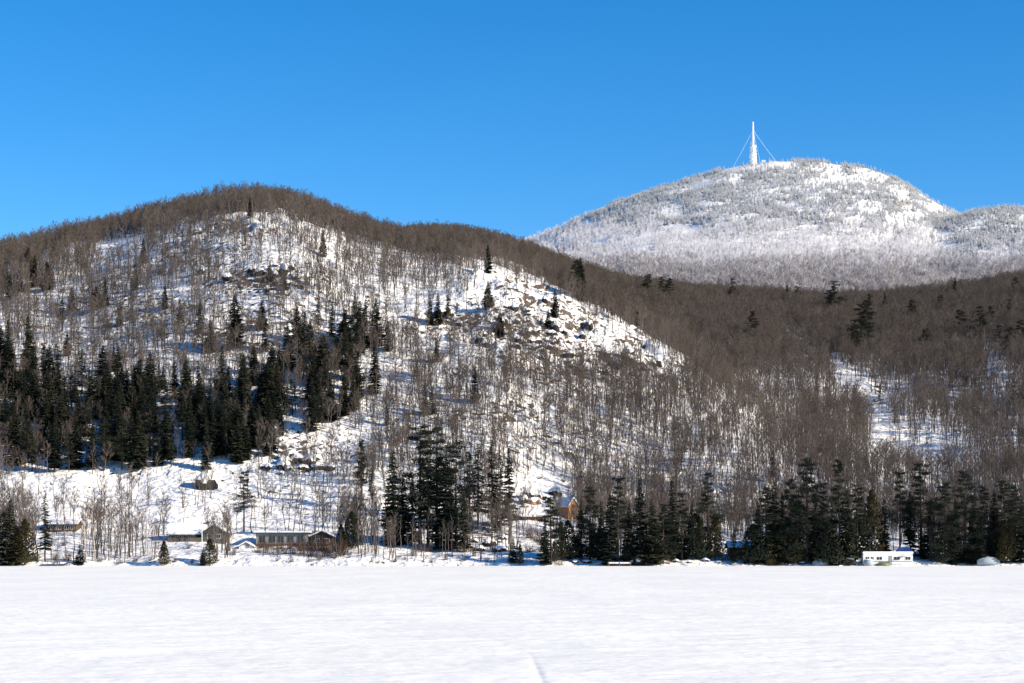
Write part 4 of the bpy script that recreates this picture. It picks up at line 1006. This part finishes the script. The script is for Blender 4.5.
# brush along the shore
SH = [shrub(2.6, 2.0, 75, .03), shrub(3.4, 2.0, 85, .03), shrub(1.8, 2.2, 70, .028)]
SHM = [s.mesh('shrub', [M['shrub']]) for s in SH]
SHRUB = [(258,553,13),(266,553,12),(275,554,14),(284,554,13),(293,554,15),(302,555,17),(313,556,18),(326,556,19),(336,556,17),(345,555,18),(64,546,9),(50,546,9),(233,555,12),(300,551,14),(308,550,16),(316,551,18),(324,551,17),(332,552,20),(340,551,18),(262,548,12),(270,548,10),(280,549,11),(290,549,12),(320,560,10),(292,562,7),(277,562,6),(310,562,7),(176,562,8),(192,563,6),(120,564,7),(135,562,9),(150,561,7),(100,562,9),(68,560,14),(55,560,12),(112,548,8),(372,562,6),(395,563,7),(378,564,5),(432,563,8),(445,560,7),(456,550,16),(466,552,18),(474,556,9),(462,561,7),(488,562,8),(413,556,10),(424,552,12),(405,560,6),
 (530,538,18),(537,540,18),(528,552,14),(543,548,14),(560,566,9),(660,566,12),(668,564,10),(726,560,12),(756,562,10),(780,564,10),(838,562,14),(846,558,12),(860,556,12),(936,560,14),(960,562,10),(1010,562,14),(165,556,10),(20,560,10),(36,561,10),(143,540,8),(188,549,7),(215,552,8),(700,540,16),(742,520,16),(728,512,18)]
zz = {}
for i, (pxx, base, hp) in enumerate(SHRUB):
    X, Y, Z, m = spot(pxx, base); k = i % 3; s = hp*m/(2.6,3.4,1.8)[k]
    o = obj('shrub', SHM[k]); o.location = (X, Y, Z); o.scale = (s*rv(.9,1.3), s, s); o.rotation_euler = (0,0,rv(0,6)); zz.setdefault(shore_zone(pxx), []).append((pxx, o))
for z, L_ in zz.items():
    L_.sort(key=lambda c: c[0])
    for i, (x, o) in enumerate(L_): tag(o, 'brown twiggy shrub by %s' % z if len(L_) == 1 else '%s brown shrub from left by %s' % (ordn(i), z), 'shrub', 'shrubs along the shore')

# rime covered guyed mast on the summit
X, Y, Z, m = spot(753, 163.5)
Y = 2895.0; X = (753-512)/F*Y; Z = gz(X, Y)-1; m = Y/F
top = CAM_H+(HY-122)/F*Y - Z; mid = CAM_H+(HY-147)/F*Y - Z
r = tag(empty('radio_mast', (X, Y, Z), R(20)), 'tall white rime covered guyed mast on the mountain summit', 'tower')
def crust(mb, prof, n, jit, seed):
    rr = random.Random(seed); rings = [[((q+rr.uniform(-jit,jit))*math.cos(6.283*k/n), (q+rr.uniform(-jit,jit))*math.sin(6.283*k/n), z) for k in range(n)] for z, q in prof]
    fs = [(i*n+k, i*n+(k+1)%n, (i+1)*n+(k+1)%n, (i+1)*n+k) for i in range(len(prof)-1) for k in range(n)]; fs.append(tuple(range((len(prof)-1)*n, len(prof)*n)))
    mb.add([p for q in rings for p in q], fs)
k = MB(); crust(k, [(z, 5.3-1.0*z/mid+.8*math.sin(z*1.3)) for z in np.linspace(0, mid, 18)], 10, .55, 4); k.build('lower_tower', M['frost'], r)
k = MB(); crust(k, [(z, 1.9-.9*(z-mid)/(top-mid)+.2*math.sin(z*2)) for z in np.linspace(mid-1, top, 26)], 8, .22, 5); k.build('mast', M['frost'], r)
for x, y, z0, q, hq in ((-3.6,-1,mid*.75,1.3,4),(2.9,-1.5,mid*.98,1.4,3.4),(-2.4,1.5,mid*1.12,1.0,5),(-4.4,0,mid*.3,1.6,7)):
    k = MB(); crust(k, [(z0,q*.7),(z0+hq*.3,q),(z0+hq*.7,q),(z0+hq,q*.5)], 8, .2, int(z0)); o = k.build('antenna', M['frost'], r); o.location = (x, y, 0)
gt = CAM_H+(HY-130)/F*Y - Z
for a in (0, 75, 180, 285):
    d = Vector((math.cos(R(a-20)), math.sin(R(a-20)), 0))*(24*m if a in (0,) else 20*m); gzz = gz(X+d.x, Y+d.y)-Z
    wv = Vector((math.cos(R(a)), math.sin(R(a)), 0))*d.length; gzz = gz(X+wv.x, Y+wv.y)-Z
    lv = Matrix.Rotation(-R(20), 3, 'Z') @ wv
    k = MB(); k.tube([(0,0,gt),(lv.x*.5,lv.y*.5,(gt+gzz)/2-1.2),(lv.x,lv.y,gzz)], .14, 4); k.build('guy_wire', M['frost'], r)
for dx, w, h, lab in ((10, 4.5, 4.2, 'small rime covered hut just right of the mountain mast'), (16.5, 3.6, 3.2, 'smaller rime covered hut farther right of the mountain mast')):
    hx, hy = X+dx*m, Y-6; r = tag(empty('summit_hut', (hx, hy, gz(hx, hy)-.5), .3), lab, 'hut')
    k = MB(); walls(k, w, w, h*.7, h*.3, 'x'); k.build('wall', M['frost'], r)
    k = MB(); roof_slab(k, gable_x(w, w, h*.7, h*.3, .3), -w/2-.3, w/2+.3, .5, 'x', lift=.02); k.build('roof_snow', M['snow'], r)
